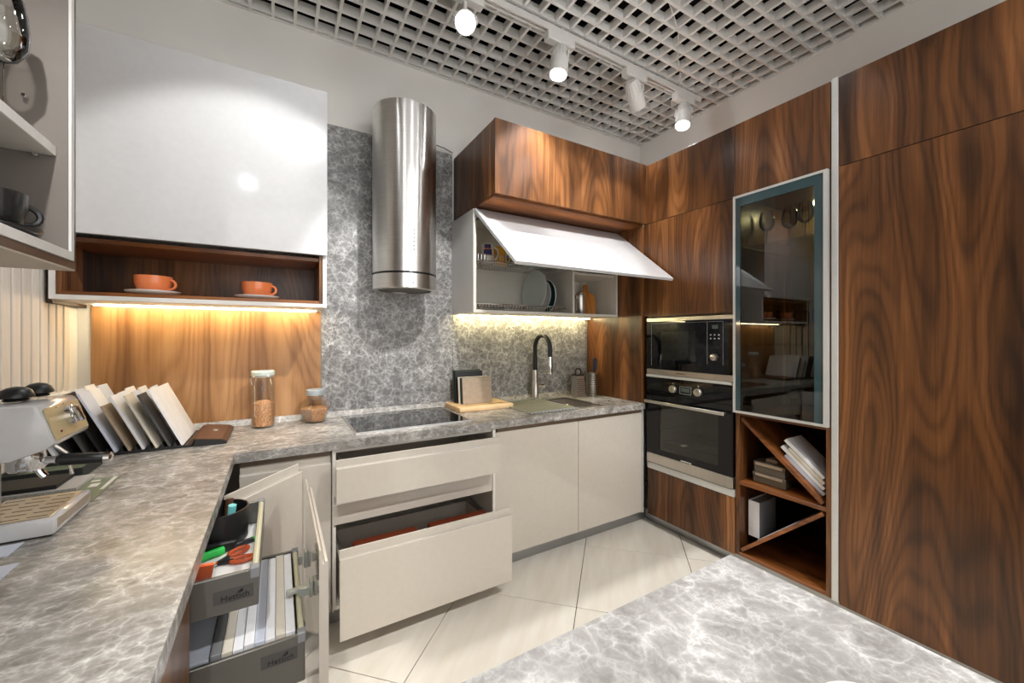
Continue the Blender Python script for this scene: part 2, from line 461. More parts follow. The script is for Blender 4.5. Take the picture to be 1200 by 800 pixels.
for i in range(46):
    y = YB - .035 - i * .105
    if y < YF + .05: break
    if i == 0: sx.location = (0, y, 0)
    else: dup(sx, (0, y, 0), ceil)
sy = obj('slat', box(bmesh.new(), -.0075, .0075, YF, YB, ZG + .0005, ZG + .0495), 'grille', ceil)
for i in range(36):
    x = -.022 - 7 * .105 + i * .105
    if x > XR - .01: break
    if i == 0: sy.location = (x, 0, 0)
    else: dup(sy, (x, 0, 0), ceil)
bm = bmesh.new()
for a in ((XL, XR, YB - .012, YB - .001), (XL + .001, XL + .012, YF, YB - .012), (XR - .012, XR - .001, YF, YB - .012)): box(bm, *a, ZG - .004, ZG + .02)
obj('edge_strip', bm, 'grille', ceil)
# dark service pipes above the grille
bm = bmesh.new()
for y, r in ((2.1, .06), (1.2, .09)): tube(bm, [(XL + .05, y, 3.4), (XR - .05, y, 3.4)], r, 12)
obj('duct', bm, plain('duct_grey', srgb(44, 48, 58), .6), ceil)

# ------------------------------------------------------------------ wall claddings
tag(B('splashback_panel', None, 'oakish', -.742, .217, YB - .012, YB - .0005, TOPZ + .001, 1.474), 'warm brown wood veneer splashback behind the grain jars', 'splashback')
tag(B('splashback_panel', None, 'stone', .218, 1.034, YB - .012, YB - .0005, TOPZ + .001, 2.58), 'tall grey veined stone panel behind the cylindrical hood', 'wall panel')
tag(B('splashback_panel', None, 'stone', 1.035, 2.238, YB - .012, YB - .0005, TOPZ + .001, 1.474), 'grey veined stone splashback behind the kitchen tap', 'splashback')

# ------------------------------------------------------------------ worktop
CF, LE = 1.945, -.150
SKX0, SKX1, SKY0, SKY1 = 1.345, 1.915, 2.035, 2.43
wt = thing('worktop', 'L-shaped grey veined stone worktop holding hob and sink', 'worktop', (LE, CF, TOPZ - .04))
bm = bmesh.new()
z0, z1 = TOPZ - .04, TOPZ
box(bm, XL + .002, LE, -.9, CF, z0, z1)
box(bm, XL + .002, SKX0, CF, YB - .013, z0, z1)
box(bm, SKX1, 2.237, CF, YB - .013, z0, z1)
box(bm, SKX0, SKX1, CF, SKY0, z0, z1)
box(bm, SKX0, SKX1, SKY1, YB - .013, z0, z1)
bmesh.ops.remove_doubles(bm, verts=bm.verts, dist=1e-5)
obj('slab', bm, 'stone_top', wt)
bm = bmesh.new()
prism(bm, [(YB - .034, TOPZ), (YB - .014, TOPZ), (YB - .014, TOPZ + .03), (YB - .020, TOPZ + .03)], XL + .02, 2.236, 'yz')
obj('upstand', bm, 'stone_top', wt)

# ------------------------------------------------------------------ base cabinets, back run
FY = 1.965
def carcass(th, x0, x1, y0, y1, z0, z1, mat='beige_matt', front='y', back=True, shelf=None, name='body'):
    """open-fronted box of boards: sides, top, bottom, back"""
    bm = bmesh.new(); t_ = .016
    if front == 'y':
        box(bm, x0, x0 + t_, y0, y1, z0, z1); box(bm, x1 - t_, x1, y0, y1, z0, z1)
        box(bm, x0 + t_, x1 - t_, y0, y1, z0, z0 + t_); box(bm, x0 + t_, x1 - t_, y0, y1, z1 - t_, z1)
        if back: box(bm, x0 + t_, x1 - t_, y1 - .008, y1, z0 + t_, z1 - t_)
    else:
        b0, b1 = (x0, x0 + .008) if front == '+x' else (x1 - .008, x1)
        box(bm, x0, x1, y0, y0 + t_, z0, z1); box(bm, x0, x1, y1 - t_, y1, z0, z1)
        box(bm, x0, x1, y0 + t_, y1 - t_, z0, z0 + t_); box(bm, x0, x1, y0 + t_, y1 - t_, z1 - t_, z1)
        if back: box(bm, b0, b1, y0 + t_, y1 - t_, z0 + t_, z1 - t_)
    return obj(name, bm, mat, th, smooth=False)
ZB0, ZB1 = .085, .79
# corner unit
cu = thing('corner_base_cabinet', 'beige corner base cabinet with one folded-out door left of the drawers', 'cabinet', (0.02, 2.25, ZB0))
carcass(cu, -.135, .206, FY + .024, YB - .03, ZB0, TOPZ - .041)
jfront('door', cu, 'beige', (-.135, FY), (.207, FY), ZB0, ZB1)
B('grip_rail', cu, 'gola', -.135, .206, FY + .006, FY + .022, ZB1 + .002, TOPZ - .041)
od = jfront('door', cu, 'beige', (-.143, 1.638), (.089, 1.908), ZB0, ZB1)
for z in (.2, .65): obj('hinge', tube(bmesh.new(), [(-.02, 1.80, z), (.05, 1.93, z), (.05, 1.985, z)], .009, 8), 'alu', cu)
# drawer unit with two pulled drawers
du = thing('drawer_cabinet', 'beige three-drawer base cabinet under the hob, two drawers pulled out', 'cabinet', (.63, 2.25, ZB0))
DX0, DX1 = .212, 1.043
carcass(du, DX0, DX1, FY + .002, YB - .03, ZB0, TOPZ - .041, 'cream_board')
for (y, za, zb, depth, dz) in ((1.862, .604, ZB1, .50, .10), (1.750, ZB0, .450, .50, .20)):
    d = jfront('drawer', du, 'beige', (DX0 + .006, y), (DX1 - .012, y), za, zb)
    bm = bmesh.new(); xa, xb, ya, yb, zc = DX0 + .03, DX1 - .03, y + .022, y + .022 + depth, za + .03
    box(bm, xa, xa + .014, ya, yb, zc, zc + dz); box(bm, xb - .014, xb, ya, yb, zc, zc + dz)
    box(bm, xa + .014, xb - .014, ya, yb, zc, zc + .012); box(bm, xa + .014, xb - .014, yb - .014, yb, zc + .012, zc + dz)
    obj('drawer_box', bm, 'beige_matt', d, smooth=False)
    for xx in (xa + .007, xb - .007): obj('side_rail', tube(bmesh.new(), [(xx, ya, zc + dz + .03), (xx, yb, zc + dz + .03)], .006, 8), 'alu', d)
d = jfront('drawer', du, 'beige', (DX0 + .004, 1.950), (DX1 - .022, 1.950), .478, .602)
B('filler_strip', du, 'cream_board', DX1 - .016, DX1, FY - .012, FY + .001, ZB0, TOPZ - .045)
B('filler_strip', du, 'cream_board', DX0, DX0 + .005, FY - .012, FY + .001, ZB0, TOPZ - .045)
bm = box(bmesh.new(), .30, .60, 1.80, 1.98, .128, .376, .01)
tag(obj('storage_box', bm, 'rust', None, origin=(.45, 1.89, .128)), 'terracotta box at the hinge side inside the open bottom drawer', 'box')
bm = box(bmesh.new(), .66, .98, 1.80, 1.98, .128, .376, .01)
tag(obj('storage_box', bm, 'rust', None, origin=(.82, 1.89, .128)), 'terracotta box nearer the sink doors inside the open bottom drawer', 'box')
# sink unit
su = thing('sink_cabinet', 'beige two-door base cabinet below the sink', 'cabinet', (1.65, 2.25, ZB0))
SX0, SX1 = 1.046, 2.237
bm = bmesh.new()
for xx in (SX0, 1.640, SX1 - .016): box(bm, xx, xx + .016, FY + .024, YB - .03, ZB0, (TOPZ - .041) if xx != 1.640 else .60)
box(bm, SX0 + .016, SX1 - .016, FY + .024, YB - .03, ZB0, ZB0 + .016)
obj('body', bm, 'beige_matt', su, smooth=False)
B('door', su, 'beige', SX0 + .002, 1.6465, FY, FY + .022, ZB0, ZB1)
B('door', su, 'beige', 1.6495, 2.224, FY, FY + .022, ZB0, ZB1)
B('grip_rail', su, 'gola', SX0 + .017, 2.22, FY + .006, FY + .020, ZB1 + .002, TOPZ - .041)
B('filler_strip', su, 'alu_white', 2.2255, 2.237, FY - .008, FY + .022, ZB0, TOPZ - .042)
tag(B('plinth_board', None, 'plinth', -.12, 2.318, 2.015, 2.031, 0.0005, .083), 'grey metal plinth under the beige base cabinets', 'plinth')

# ------------------------------------------------------------------ pull-out cabinet on the left run
LX = -.165
pu = thing('pullout_cabinet', 'base cabinet with two metal pull-out drawers standing open beside the left worktop', 'cabinet', (-.45, 1.40, ZB0))
carcass(pu, XL + .01, LX - .004, 1.105, 1.695, ZB0, TOPZ - .041, 'walnut', front='+x')
PF = .090
fr = jfront('front_panel', pu, 'beige', (PF + .022, 1.112), (PF + .022, 1.690), ZB0, ZB1)
def pull_drawer(x0, x1, y0, y1, z0, z1, lab, tx, th_, fill=True):
    d = thing_part = None
    bm = bmesh.new(); t_ = .012
    box(bm, x0, x1, y0, y0 + t_, z0, z1, .002); box(bm, x0, x1, y1 - t_, y1, z0, z1, .002)
    box(bm, x0, x1 - .004, y0 + t_, y1 - t_, z0 + .004, z0 + .014)
    box(bm, x1 - .010, x1, y0 + t_, y1 - t_, z0 + .002, z0 + .045)
    d = obj('drawer', bm, 'dark_steel', pu)
    obj('rail', tube(bmesh.new(), [(x1 - .008, y0 + .015, z1 - .006), (x1 - .008, y1 - .015, z1 - .006)], .0075, 8), 'cream', d)
    for yy in (y0 - .001, y1 - .021):
        B('end_cap', d, 'mid_grey', x1 - .018, x1 + .002, yy, yy + .024, z1 - .022, z1 + .004, .002)
    B('base_liner', d, 'white', x0 + .003, x1 - .014, y0 + t_ + .002, y1 - t_ - .002, z0 + .0145, z0 + .017, 0)
    pl = B('name_plate', d, 'plate_grey', tx, tx + .078, y0 - .0016, y0 - .0002, th_, th_ + .030, 0)
    text_mesh('lettering', 'Hettich', .019, d, 'black', facing((tx + .042, y0 - .0020, th_ + .010), (1, 0, 0), (0, 0, 1)), .0003)
    bm = bmesh.new()
    prism(bm, [(tx + .044, th_ + .017), (tx + .056, th_ + .027), (tx + .058, th_ + .019), (tx + .052, th_ + .017)], y0 - .0023, y0 - .0016, 'xz')
    obj('emblem', bm, 'black', d)
    return d
d_up = pull_drawer(-.56, -.040, 1.14, 1.612, .682, .770, 'u', -.128, .708)
d_lo = pull_drawer(-.56, .060, 1.14, 1.608, .455, .575, 'l', -.035, .520)
bm = bmesh.new()
box(bm, .052, .089, 1.30, 1.325, .575, .600, .002); box(bm, .02, .055, 1.302, 1.318, .588, .60, .002); box(bm, .080, .0885, 1.295, 1.33, .57, .615, .002)
obj('bracket', bm, 'bracket_grey', d_lo)
bm = bmesh.new()
box(bm, .080, .0885, 1.565, 1.595, .52, .575, .002); box(bm, .055, .075, 1.575, 1.59, .53, .56, .001)
obj('bracket', bm, 'bracket_grey', d_lo)
# walnut base unit nearer the camera
nu = thing('walnut_base_cabinet', 'walnut base cabinet under the left worktop beside the pull-out drawers', 'cabinet', (-.45, .35, ZB0))
B('body', nu, 'walnut', XL + .01, LX - .022, -.85, 1.100, ZB0, TOPZ - .041)
for i in range(3):
    ya = -.85 + i * .651
    B('door', nu, 'walnut', LX - .021, LX, ya + .002, ya + .648, ZB0, ZB1)
tag(B('plinth_board', None, 'plinth', -.232, -.216, -.85, 1.70, 0.0005, .083), 'grey metal plinth under the left run cabinets', 'plinth')

# things in the upper pull-out drawer (liner top z)
ZU = .6992
org = thing('desk_organiser', 'round black desk organiser with pens in the upper pull-out drawer', 'organiser', (-.155, 1.518, ZU))
bm = bmesh.new()
pr = [(.0, 0), (.070, 0), (.074, .004), (.076, .098), (.072, .098), (.069, .008), (0, .008)]
lathe(bm, pr, (-.155, 1.518, ZU), 28, cap=False)
obj('cup', bm, 'black', org)
B('divider', org, 'black', -.157, -.153, 1.448, 1.588, ZU + .01, ZU + .097, 0)
B('front_tray', org, 'black', -.215, -.105, 1.422, 1.440, ZU + .0005, ZU + .030, .004)
for (x, y, dx, dy, m_) in ((-.13, 1.50, .01, -.01, 'aqua'), (-.185, 1.51, -.01, -.005, 'pink'), (-.14, 1.545, .008, .01, 'brown_board')):
    bm = bmesh.new(); tube(bm, [(x, y, ZU + .02), (x + dx, y + dy, ZU + .112)], .011, 10)
    tag(obj('highlighter_pen', bm, m_, None, origin=(x, y, ZU + .02)), {'aqua': 'aqua highlighter standing in the black desk organiser', 'pink': 'pink pen standing in the black desk organiser', 'brown_board': 'brown pencil standing in the black desk organiser'}[m_], 'pen')
bm = bmesh.new(); tube(bm, [(-.172, 1.405, ZU + .011), (-.135, 1.420, ZU + .011)], .011, 10)
gm = thing('marker_pen', 'bright green marker lying in the upper pull-out drawer', 'pen', (-.15, 1.41, ZU))
obj('barrel', bm, 'green', gm)
obj('cap', tube(bmesh.new(), [(-.186, 1.399, ZU + .011), (-.1725, 1.4045, ZU + .011)], .0118, 10), 'green', gm)
gm = thing('pen', 'black pen with green end lying across the upper pull-out drawer', 'pen', (-.09, 1.455, ZU))
obj('barrel', tube(bmesh.new(), [(-.128, 1.430, ZU + .008), (-.066, 1.458, ZU + .008)], .0075, 10), 'black', gm)
obj('end_plug', tube(bmesh.new(), [(-.0655, 1.4583, ZU + .008), (-.060, 1.461, ZU + .008)], .0075, 10), 'green', gm)
sc = thing('scissors', 'scissors with orange and black handles in the upper pull-out drawer', 'scissors', (-.12, 1.36, ZU))
for sgn, (cx, cy) in ((1, (-.098, 1.395)), (-1, (-.085, 1.345))):
    pts = []
    a0 = math.atan2(cy - 1.345, cx + .16)
    for k in range(20):
        a = 2 * PI * k / 20; ex, ey = .027 * math.cos(a), .014 * math.sin(a)
        pts.append((cx + ex * math.cos(a0) - ey * math.sin(a0), cy + ex * math.sin(a0) + ey * math.cos(a0), ZU + .0085 + .001 * sgn))
    h = obj('handle', tube(bmesh.new(), pts, .0055, 8, closed=True), 'brick_orange', sc, label='orange and black finger loop')
    bm = bmesh.new(); tube(bm, [(cx - .022 * math.cos(a0), cy - .022 * math.sin(a0), ZU + .0085), (-.142, 1.353, ZU + .007)], .006, 8)
    obj('shank', bm, 'black', h)
    bm = bmesh.new()
    dx, dy = (-.060, -.045) if sgn > 0 else (-.062, -.022)
    prism(bm, [(-.142, 1.349), (-.139, 1.358), (-.142 + dx, 1.353 + dy)], ZU + .004 + .002 * (sgn > 0), ZU + .0055 + .002 * (sgn > 0), 'xy')
    obj('blade', bm, 'chrome', sc)
obj('pivot', lathe(bmesh.new(), [(0, 0), (.005, 0), (.005, .004), (0, .004)], (-.142, 1.353, ZU + .0075), 12), 'orange', sc)
bm = bmesh.new()
box(bm, -.205, -.145, -.003, .003, 0, .093)
bm.transform(Matrix.Translation((0, 1.225, ZU + .0005)) @ Matrix.Rotation(math.radians(33), 4, 'X') @ Matrix.Rotation(math.radians(9), 4, 'Y'))
for v in bm.verts: v.co.z = max(v.co.z, ZU + .0003)
tag(obj('sticky_notes', bm, 'orange', None, origin=(-.18, 1.22, ZU)), 'small pad of orange sticky notes in the upper pull-out drawer', 'notepad')
bm = bmesh.new()
kn = thing('cutter_knife', 'slim grey cutter knife lying by the drawer rail', 'knife', (-.10, 1.25, ZU))
obj('handle', box(bm, -.014, .014, -.006, .006, .0005, .009, .002), 'taupe', kn)
bm2 = bmesh.new(); box(bm2, -.034, -.013, -.004, .004, .002, .006, .001); obj('head', bm2, 'dark_green', kn)
for c in kn.children:
    c.data.transform(Matrix.Translation(-Vector((0, 0, 0))))
for c in kn.children: c.data.transform(Matrix.Translation(Vector(kn.location)))
kn.rotation_euler = (0, 0, math.radians(52))
# boards filed in the lower drawer
ZL = .4722
for i in range(8):
    x = -.138 + i * .0222
    mm = ['mid_grey', 'paper_y', 'paper', 'paper', 'paper_b', 'paper', 'paper_y', 'paper'][i]
    names = ['grey', 'cream', 'white', 'white', 'pale blue', 'white', 'cream', 'white'][i]
    wh = ['nearest the walnut side', 'second from the walnut side', 'third from the walnut side', 'fourth from the walnut side', 'in the middle', 'third from the rail', 'second from the rail', 'nearest the rail'][i]
    bm = box(bmesh.new(), x, x + .0214, 1.165, 1.585, ZL, .577 - .002 * (i % 3), .001)
    tag(obj('sample_board', bm, mm, None, origin=(x, 1.4, ZL)), names + ' sample board filed in the lower pull-out drawer, ' + wh, 'board', 'boards in the lower drawer')
bm = box(bmesh.new(), -.40, -.14, 1.165, 1.585, ZL, .572, .001)
tag(obj('cardboard_folder', bm, 'paper_b', None, origin=(-.3, 1.4, ZL)), 'thick grey folder at the inner end of the lower pull-out drawer', 'folder')

# ------------------------------------------------------------------ hob, sink, tap
hob = thing('hob', 'black glass induction hob set into the worktop below the hood', 'hob', (.64, 2.28, TOPZ))
hx0, hx1, hy0, hy1 = .325, .935, 2.035, 2.525
obj('glass_plate', box(bmesh.new(), hx0 + .004, hx1 - .004, hy0 + .004, hy1 - .004, TOPZ + .0003, TOPZ + .006, .001), 'hob_glass', hob)
bm = bmesh.new()
for a in ((hx0, hx1, hy0, hy0 + .004), (hx0, hx1, hy1 - .004, hy1), (hx0, hx0 + .004, hy0 + .004, hy1 - .004), (hx1 - .004, hx1, hy0 + .004, hy1 - .004)): box(bm, *a, TOPZ + .0003, TOPZ + .007)
obj('frame', bm, 'alu', hob)
for i, (cx, cy, r) in enumerate(((.49, 2.17, .08), (.49, 2.39, .10), (.77, 2.17, .10), (.77, 2.39, .08))):
    pts = [(cx + r * math.cos(2 * PI * k / 40), cy + r * math.sin(2 * PI * k / 40), TOPZ + .0059) for k in range(40)]
    obj('zone_ring', tube(bmesh.new(), pts, .0006, 4, closed=True), 'plate_grey', hob)

snk = thing('sink', 'dark steel inset sink in the worktop beneath the tap', 'sink', (1.63, 2.23, TOPZ - .2))
bm = bmesh.new()
a, b, c, d_ = SKX0 + .002, SKX1 - .002, SKY0 + .002, SKY1 - .002
zb = TOPZ - .19
box(bm, a, b, c, d_, zb, zb + .004)
for q in ((a, a + .004, c, d_), (b - .004, b, c, d_), (a + .004, b - .004, c, c + .004), (a + .004, b - .004, d_ - .004, d_)): box(bm, *q, zb + .004, TOPZ - .001)
obj('basin', bm, plain('sink_steel', srgb(74, 74, 70), .3, metal=.8), snk)
bm = bmesh.new()
for q in ((a - .016, b + .016, c - .016, c + .003), (a - .016, b + .016, d_ - .003, d_ + .016), (a - .016, a + .003, c + .003, d_ - .003), (b - .003, b + .016, c + .003, d_ - .003)): box(bm, *q, TOPZ + .0002, TOPZ + .003)
obj('rim', bm, 'steel', snk)
obj('drain', lathe(bmesh.new(), [(0, 0), (.045, 0), (.045, .003), (.03, .001), (0, .001)], (1.79, 2.28, zb + .004), 20), 'chrome', snk)
bk = thing('strainer_basket', 'steel strainer basket hanging in the sink', 'basket', (1.79, 2.24, TOPZ - .09))
bx0, bx1, by0, by1 = 1.715, 1.905, 2.05, 2.415
bm = bmesh.new()
for q in ((bx0, bx1, by0, by0 + .003), (bx0, bx1, by1 - .003, by1), (bx0, bx0 + .003, by0 + .003, by1 - .003), (bx1 - .003, bx1, by0 + .003, by1 - .003)): box(bm, *q, TOPZ - .07, TOPZ - .002)
box(bm, bx0, bx1, by0, by1, TOPZ - .073, TOPZ - .07)
obj('tray', bm, 'steel', bk)
bm = bmesh.new()
box(bm, bx0 - .006, bx1 + .004, by0 - .004, by0 + .01, TOPZ + .0032, TOPZ + .007, .001)
box(bm, bx0 - .006, bx0 + .006, by0 + .01, by1, TOPZ - .002, TOPZ + .006, .001)
obj('lip', bm, 'chrome', bk)
mat_ = thing('roll_up_drying_rack', 'roll-up drying rack of grey rods laid over the sink', 'drying rack', (1.5, 2.23, TOPZ + .003))
ry0, ry1, rx0, rx1 = 2.0, 2.47, 1.31, 1.68
bm = tube(bmesh.new(), [(0, ry0, 0), (0, ry1, 0)], .0042, 8)
rod0 = None
for i in range(14):
    x = rx0 + .010 + i * (rx1 - rx0 - .020) / 13
    if rod0 is None:
        rod0 = obj('rod', tube(bmesh.new(), [(x, ry0, TOPZ + .0085), (x, ry1, TOPZ + .0085)], .0045, 8), plain('rod_grey', srgb(178, 178, 160), .35, metal=.4), mat_); X0 = x
    else:
        dup(rod0, (x - X0, 0, 0), mat_)
for yy in (ry0 + .006, ry1 - .012):
    B('end_strip', mat_, 'mid_grey', rx0, rx1, yy - .005, yy + .007, TOPZ + .0034, TOPZ + .014, .002)

tap = thing('kitchen_tap', 'steel kitchen tap with black arched hose at the sink', 'tap', (1.67, 2.49, TOPZ))
tx, ty = 1.672, 2.495
obj('body', lathe(bmesh.new(), [(0, 0), (.031, 0), (.031, .006), (.027, .008), (.027, .125), (.022, .132), (.022, .215), (.020, .220), (0, .220)], (tx, ty, TOPZ + .0003), 24), 'steel', tap)
pts = [(tx, ty, TOPZ + .21)]
R = .095; zc = TOPZ + .385
for k in range(17):
    a = PI - PI * k / 16
    pts.append((tx, ty - R - R * math.cos(a), zc + R * math.sin(a)))
pts.append((tx, ty - 2 * R, zc - .06))
obj('hose', tube(bmesh.new(), pts, .0165, 14), 'rubber', tap)
obj('spray_head', lathe(bmesh.new(), [(0, 0), (.014, 0), (.018, .008), (.018, .125), (.015, .130), (0, .130)], (tx, ty - 2 * R, zc - .185), 18), 'chrome', tap)
lv = obj('lever', tube(bmesh.new(), [(tx + .02, ty, TOPZ + .088), (tx + .085, ty, TOPZ + .088)], [.013, .012], 12), 'steel', tap)
obj('lever_grip', box(bmesh.new(), tx + .040, tx + .075, ty - .02, ty + .006, TOPZ + .100, TOPZ + .116, .003), 'chrome', lv)

# grater and utensil holder
gr = thing('box_grater', 'steel box grater standing in the corner behind the sink', 'grater', (2.03, 2.43, TOPZ))
bm = bmesh.new()
gx, gy, g0, g1, gh = 2.035, 2.43, .046, .034, .165
bot = [(gx - g0, gy - .04), (gx + g0, gy - .04), (gx + g0, gy + .04), (gx - g0, gy + .04)]
tp = [(gx - g1, gy - .028), (gx + g1, gy - .028), (gx + g1, gy + .028), (gx - g1, gy + .028)]
A = [bm.verts.new((x, y, TOPZ + .0005)) for x, y in bot]; C = [bm.verts.new((x, y, TOPZ + gh)) for x, y in tp]
for i in range(4): bm.faces.new((A[i], A[(i + 1) % 4], C[(i + 1) % 4], C[i]))
bm.faces.new(C)
bmesh.ops.recalc_face_normals(bm, faces=bm.faces[:])
obj('body', bm, 'steel', gr)
bm = bmesh.new()
for r_ in range(9):
    for c_ in range(5):
        fz = (r_ + .8) / 10.5; y = gy - .04 + .012 * fz; x = gx + (c_ - 2 + (.5 if r_ % 2 else 0) - .25) * .016 * (1 - .2 * fz)
        lathe(bm, [(.0042, 0), (.003, .002), (0, .002)], (x, y, TOPZ + gh * fz), 6, align((0, -1, 0)), cap=False)
o = obj('teeth', bm, 'black', gr); o['kind'] = 'stuff'
B('collar', gr, 'black', gx - g1 - .002, gx + g1 + .002, gy - .030, gy + .030, TOPZ + gh, TOPZ + gh + .012, .002)
obj('handle', tube(bmesh.new(), [(gx - .028, gy, TOPZ + gh + .01), (gx - .026, gy, TOPZ + gh + .04), (gx - .012, gy, TOPZ + gh + .055), (gx + .012, gy, TOPZ + gh + .055), (gx + .026, gy, TOPZ + gh + .04), (gx + .028, gy, TOPZ + gh + .01)], .007, 10), 'black', gr)
uh = thing('utensil_holder', 'perforated steel utensil holder beside the grater', 'holder', (2.178, 2.43, TOPZ))
ux, uy = 2.178, 2.43
obj('cup', lathe(bmesh.new(), [(0, 0), (.045, 0), (.046, .003), (.046, .175), (.048, .180), (.044, .180), (.043, .006), (0, .006)], (ux, uy, TOPZ + .0003), 28, cap=False), 'steel', uh)
bm = bmesh.new()
for r_ in range(9):
    for c_ in range(16):
        a = PI + PI * (c_ + .5) / 16
        lathe(bm, [(.0036, 0), (0, .0008)], (ux + .0461 * math.cos(a), uy + .0461 * math.sin(a), TOPZ + .022 + r_ * .017), 6, align((math.cos(a), math.sin(a), 0)), cap=False)
o = obj('holes', bm, 'black_matt', uh); o['kind'] = 'stuff'
sp = thing('spatula', 'dark blue-grey spatula standing in the utensil holder', 'spatula', (ux + .018, uy, TOPZ + .01))
bm = bmesh.new()
tube(bm, [(ux + .012, uy, TOPZ + .01), (ux + .030, uy - .002, TOPZ + .22)], .006, 8)
obj('handle', bm, 'rubber', sp)
bm = bmesh.new(); pts = []
prism(bm, [(ux + .010, TOPZ + .20), (ux + .046, TOPZ + .20), (ux + .049, TOPZ + .28), (ux + .043, TOPZ + .296), (ux + .030, TOPZ + .302), (ux + .017, TOPZ + .296), (ux + .011, TOPZ + .28)], uy - .006, uy + .002, 'xz')
obj('blade', bm, plain('slate_silicone', srgb(48, 56, 70), .5), sp)

# wooden sample stand
st = thing('sample_stand', 'pale wooden stand board beside the hob', 'stand', (1.16, 2.40, TOPZ))
bm = bmesh.new()
box(bm, .965, 1.350, 2.27, 2.530, TOPZ + .0004, TOPZ + .030, .006)
obj('board', bm, 'pale_wood', st)
B('slot', st, 'brown_board', 1.03, 1.30, 2.33, 2.336, TOPZ + .0300, TOPZ + .0312, 0)
ZS = TOPZ + .0315
for i, (x0, x1, y, h, m_, lb) in enumerate((
        (1.010, 1.212, 2.470, .215, 'dark_green', 'dark green sample panel at the back of the wooden stand'),
        (1.015, 1.216, 2.448, .208, 'black', 'black sample panel second from the back of the wooden stand'),
        (1.020, 1.236, 2.412, .172, 'paper_y', 'cream sample panel in the middle of the wooden stand'),
        (1.028, 1.238, 2.396, .170, 'dark_green', 'thin green sample panel behind the taupe one on the wooden stand'),
        (1.034, 1.246, 2.378, .168, 'taupe', 'taupe stone sample panel at the front of the wooden stand'))):
    bm = box(bmesh.new(), x0, x1, y, y + .010, ZS, ZS + h, .001)
    for v in bm.verts: v.co.y += (v.co.z - ZS) * .10
    tag(obj('stone_sample', bm, m_, None, origin=((x0 + x1) / 2, y, ZS)), lb, 'sample')

# ------------------------------------------------------------------ hood
HX, HY, HR = .655, 2.374, .184
hood = thing('range_hood', 'tall brushed steel cylindrical cooker hood above the hob', 'cooker hood', (HX, HY, 1.60))
obj('body', lathe(bmesh.new(), [(HR, 1.695), (HR, 2.648), (HR - .002, 2.65), (HR - .004, 2.65), (HR - .004, 1.695)], (HX, HY, 0), 96, cap=False), 'steel_hood', hood)
obj('groove', lathe(bmesh.new(), [(0, 1.683), (HR - .006, 1.683), (HR - .006, 1.695), (0, 1.695)], (HX, HY, 0), 64), 'black', hood)
obj('lower_ring', lathe(bmesh.new(), [(HR - .03, 1.600), (HR - .004, 1.600), (HR, 1.604), (HR, 1.683), (HR - .03, 1.683)], (HX, HY, 0), 96, cap=False), 'steel_hood', hood)
obj('filter', lathe(bmesh.new(), [(0, 1.612), (HR - .03, 1.612), (HR - .03, 1.618), (0, 1.618)], (HX, HY, 0), 48), 'steel', hood)
obj('vent_ring', lathe(bmesh.new(), [(HR - .06, 1.606), (HR - .05, 1.606), (HR - .05, 1.611), (HR - .06, 1.611)], (HX, HY, 0), 48), 'dark_steel', hood)
dirn = Vector((-HX + .16, -HY, 0)).normalized()
for k in range(6):
    a = math.atan2(dirn.y, dirn.x) + .20
    p = (HX + HR * math.cos(a), HY + HR * math.sin(a), 1.815 + k * .022)
    obj('button', lathe(bmesh.new(), [(0, -.001), (.0045, -.001), (.0045, .002), (0, .002)], p, 10, align((math.cos(a), math.sin(a), 0))), 'plate_grey', hood)
a = math.atan2(dirn.y, dirn.x) + .16
bm = bmesh.new()
for (u0, u1, v0, v1) in ((-.006, -.002, .004, .022), (-.006, .008, .019, .022), (-.010, .006, -.014, -.010), (.004, .008, -.012, -.002)):
    b = bmesh.new(); box(b, u0, u1, v0, v1, -.0006, .0006)
    b.transform(facing((HX + (HR + .0004) * math.cos(a), HY + (HR + .0004) * math.sin(a), 1.640), (-math.sin(a), math.cos(a), 0), (0, 0, 1))); _join(bm, b)
obj('emblem', bm, 'plate_grey', hood)
bm = bmesh.new(); tube(bm, [(.84, 2.52, 2.588), (.90, 2.53, 2.600), (.97, 2.54, 2.596), (1.03, 2.55, 2.584)], .004, 8)
tag(obj('power_cable', bm, 'mid_grey', None, origin=(.9, 2.53, 2.59)), 'thin grey cable along the top of the stone panel behind the hood', 'cable')

# ------------------------------------------------------------------ wall cabinet with open niche (back wall, left)
wc = thing('wall_cabinet', 'white gloss wall cabinet with open walnut niche below its door', 'cabinet', (-.27, 2.4, 1.475))
wx0, wx1, wy0, wz0 = -.757, .214, 2.213, 1.475
bm = bmesh.new()
box(bm, wx0, wx0 + .018, wy0, YB - .001, wz0, 2.555); box(bm, wx1 - .018, wx1, wy0, YB - .001, wz0, 2.555)
box(bm, wx0 + .018, wx1 - .018, wy0, YB - .014, wz0, wz0 + .018); box(bm, wx0 + .018, wx1 - .018, wy0 + .03, YB - .014, 2.537, 2.555)
obj('body', bm, 'white', wc, smooth=False)
B('door', wc, 'white_gloss', wx0, wx1, wy0 - .022, wy0 - .001, 1.735, 2.555)
nx0, nx1, nz0, nz1 = wx0 + .0185, wx1 - .0185, wz0 + .0185, 1.735
B('niche_back', wc, 'walnut', nx0, nx1, YB - .030, YB - .016, nz0, nz1)
B('niche_side', wc, 'walnut', nx0, nx0 + .016, wy0 + .003, YB - .031, nz0, nz1)
B('niche_side', wc, 'walnut', nx1 - .016, nx1, wy0 + .003, YB - .031, nz0, nz1)
B('niche_floor', wc, 'walnut_x', nx0 + .0165, nx1 - .0165, wy0 + .001, YB - .031, nz0, nz0 + .014)
B('niche_top', wc, 'walnut_x', nx0 + .0165, nx1 - .0165, wy0 + .012, YB - .031, nz1 - .030, nz1 - .012)
B('led_strip', wc, 'led_l', -.715, .185, 2.50, 2.515, wz0 - .006, wz0 - .0003, 0)
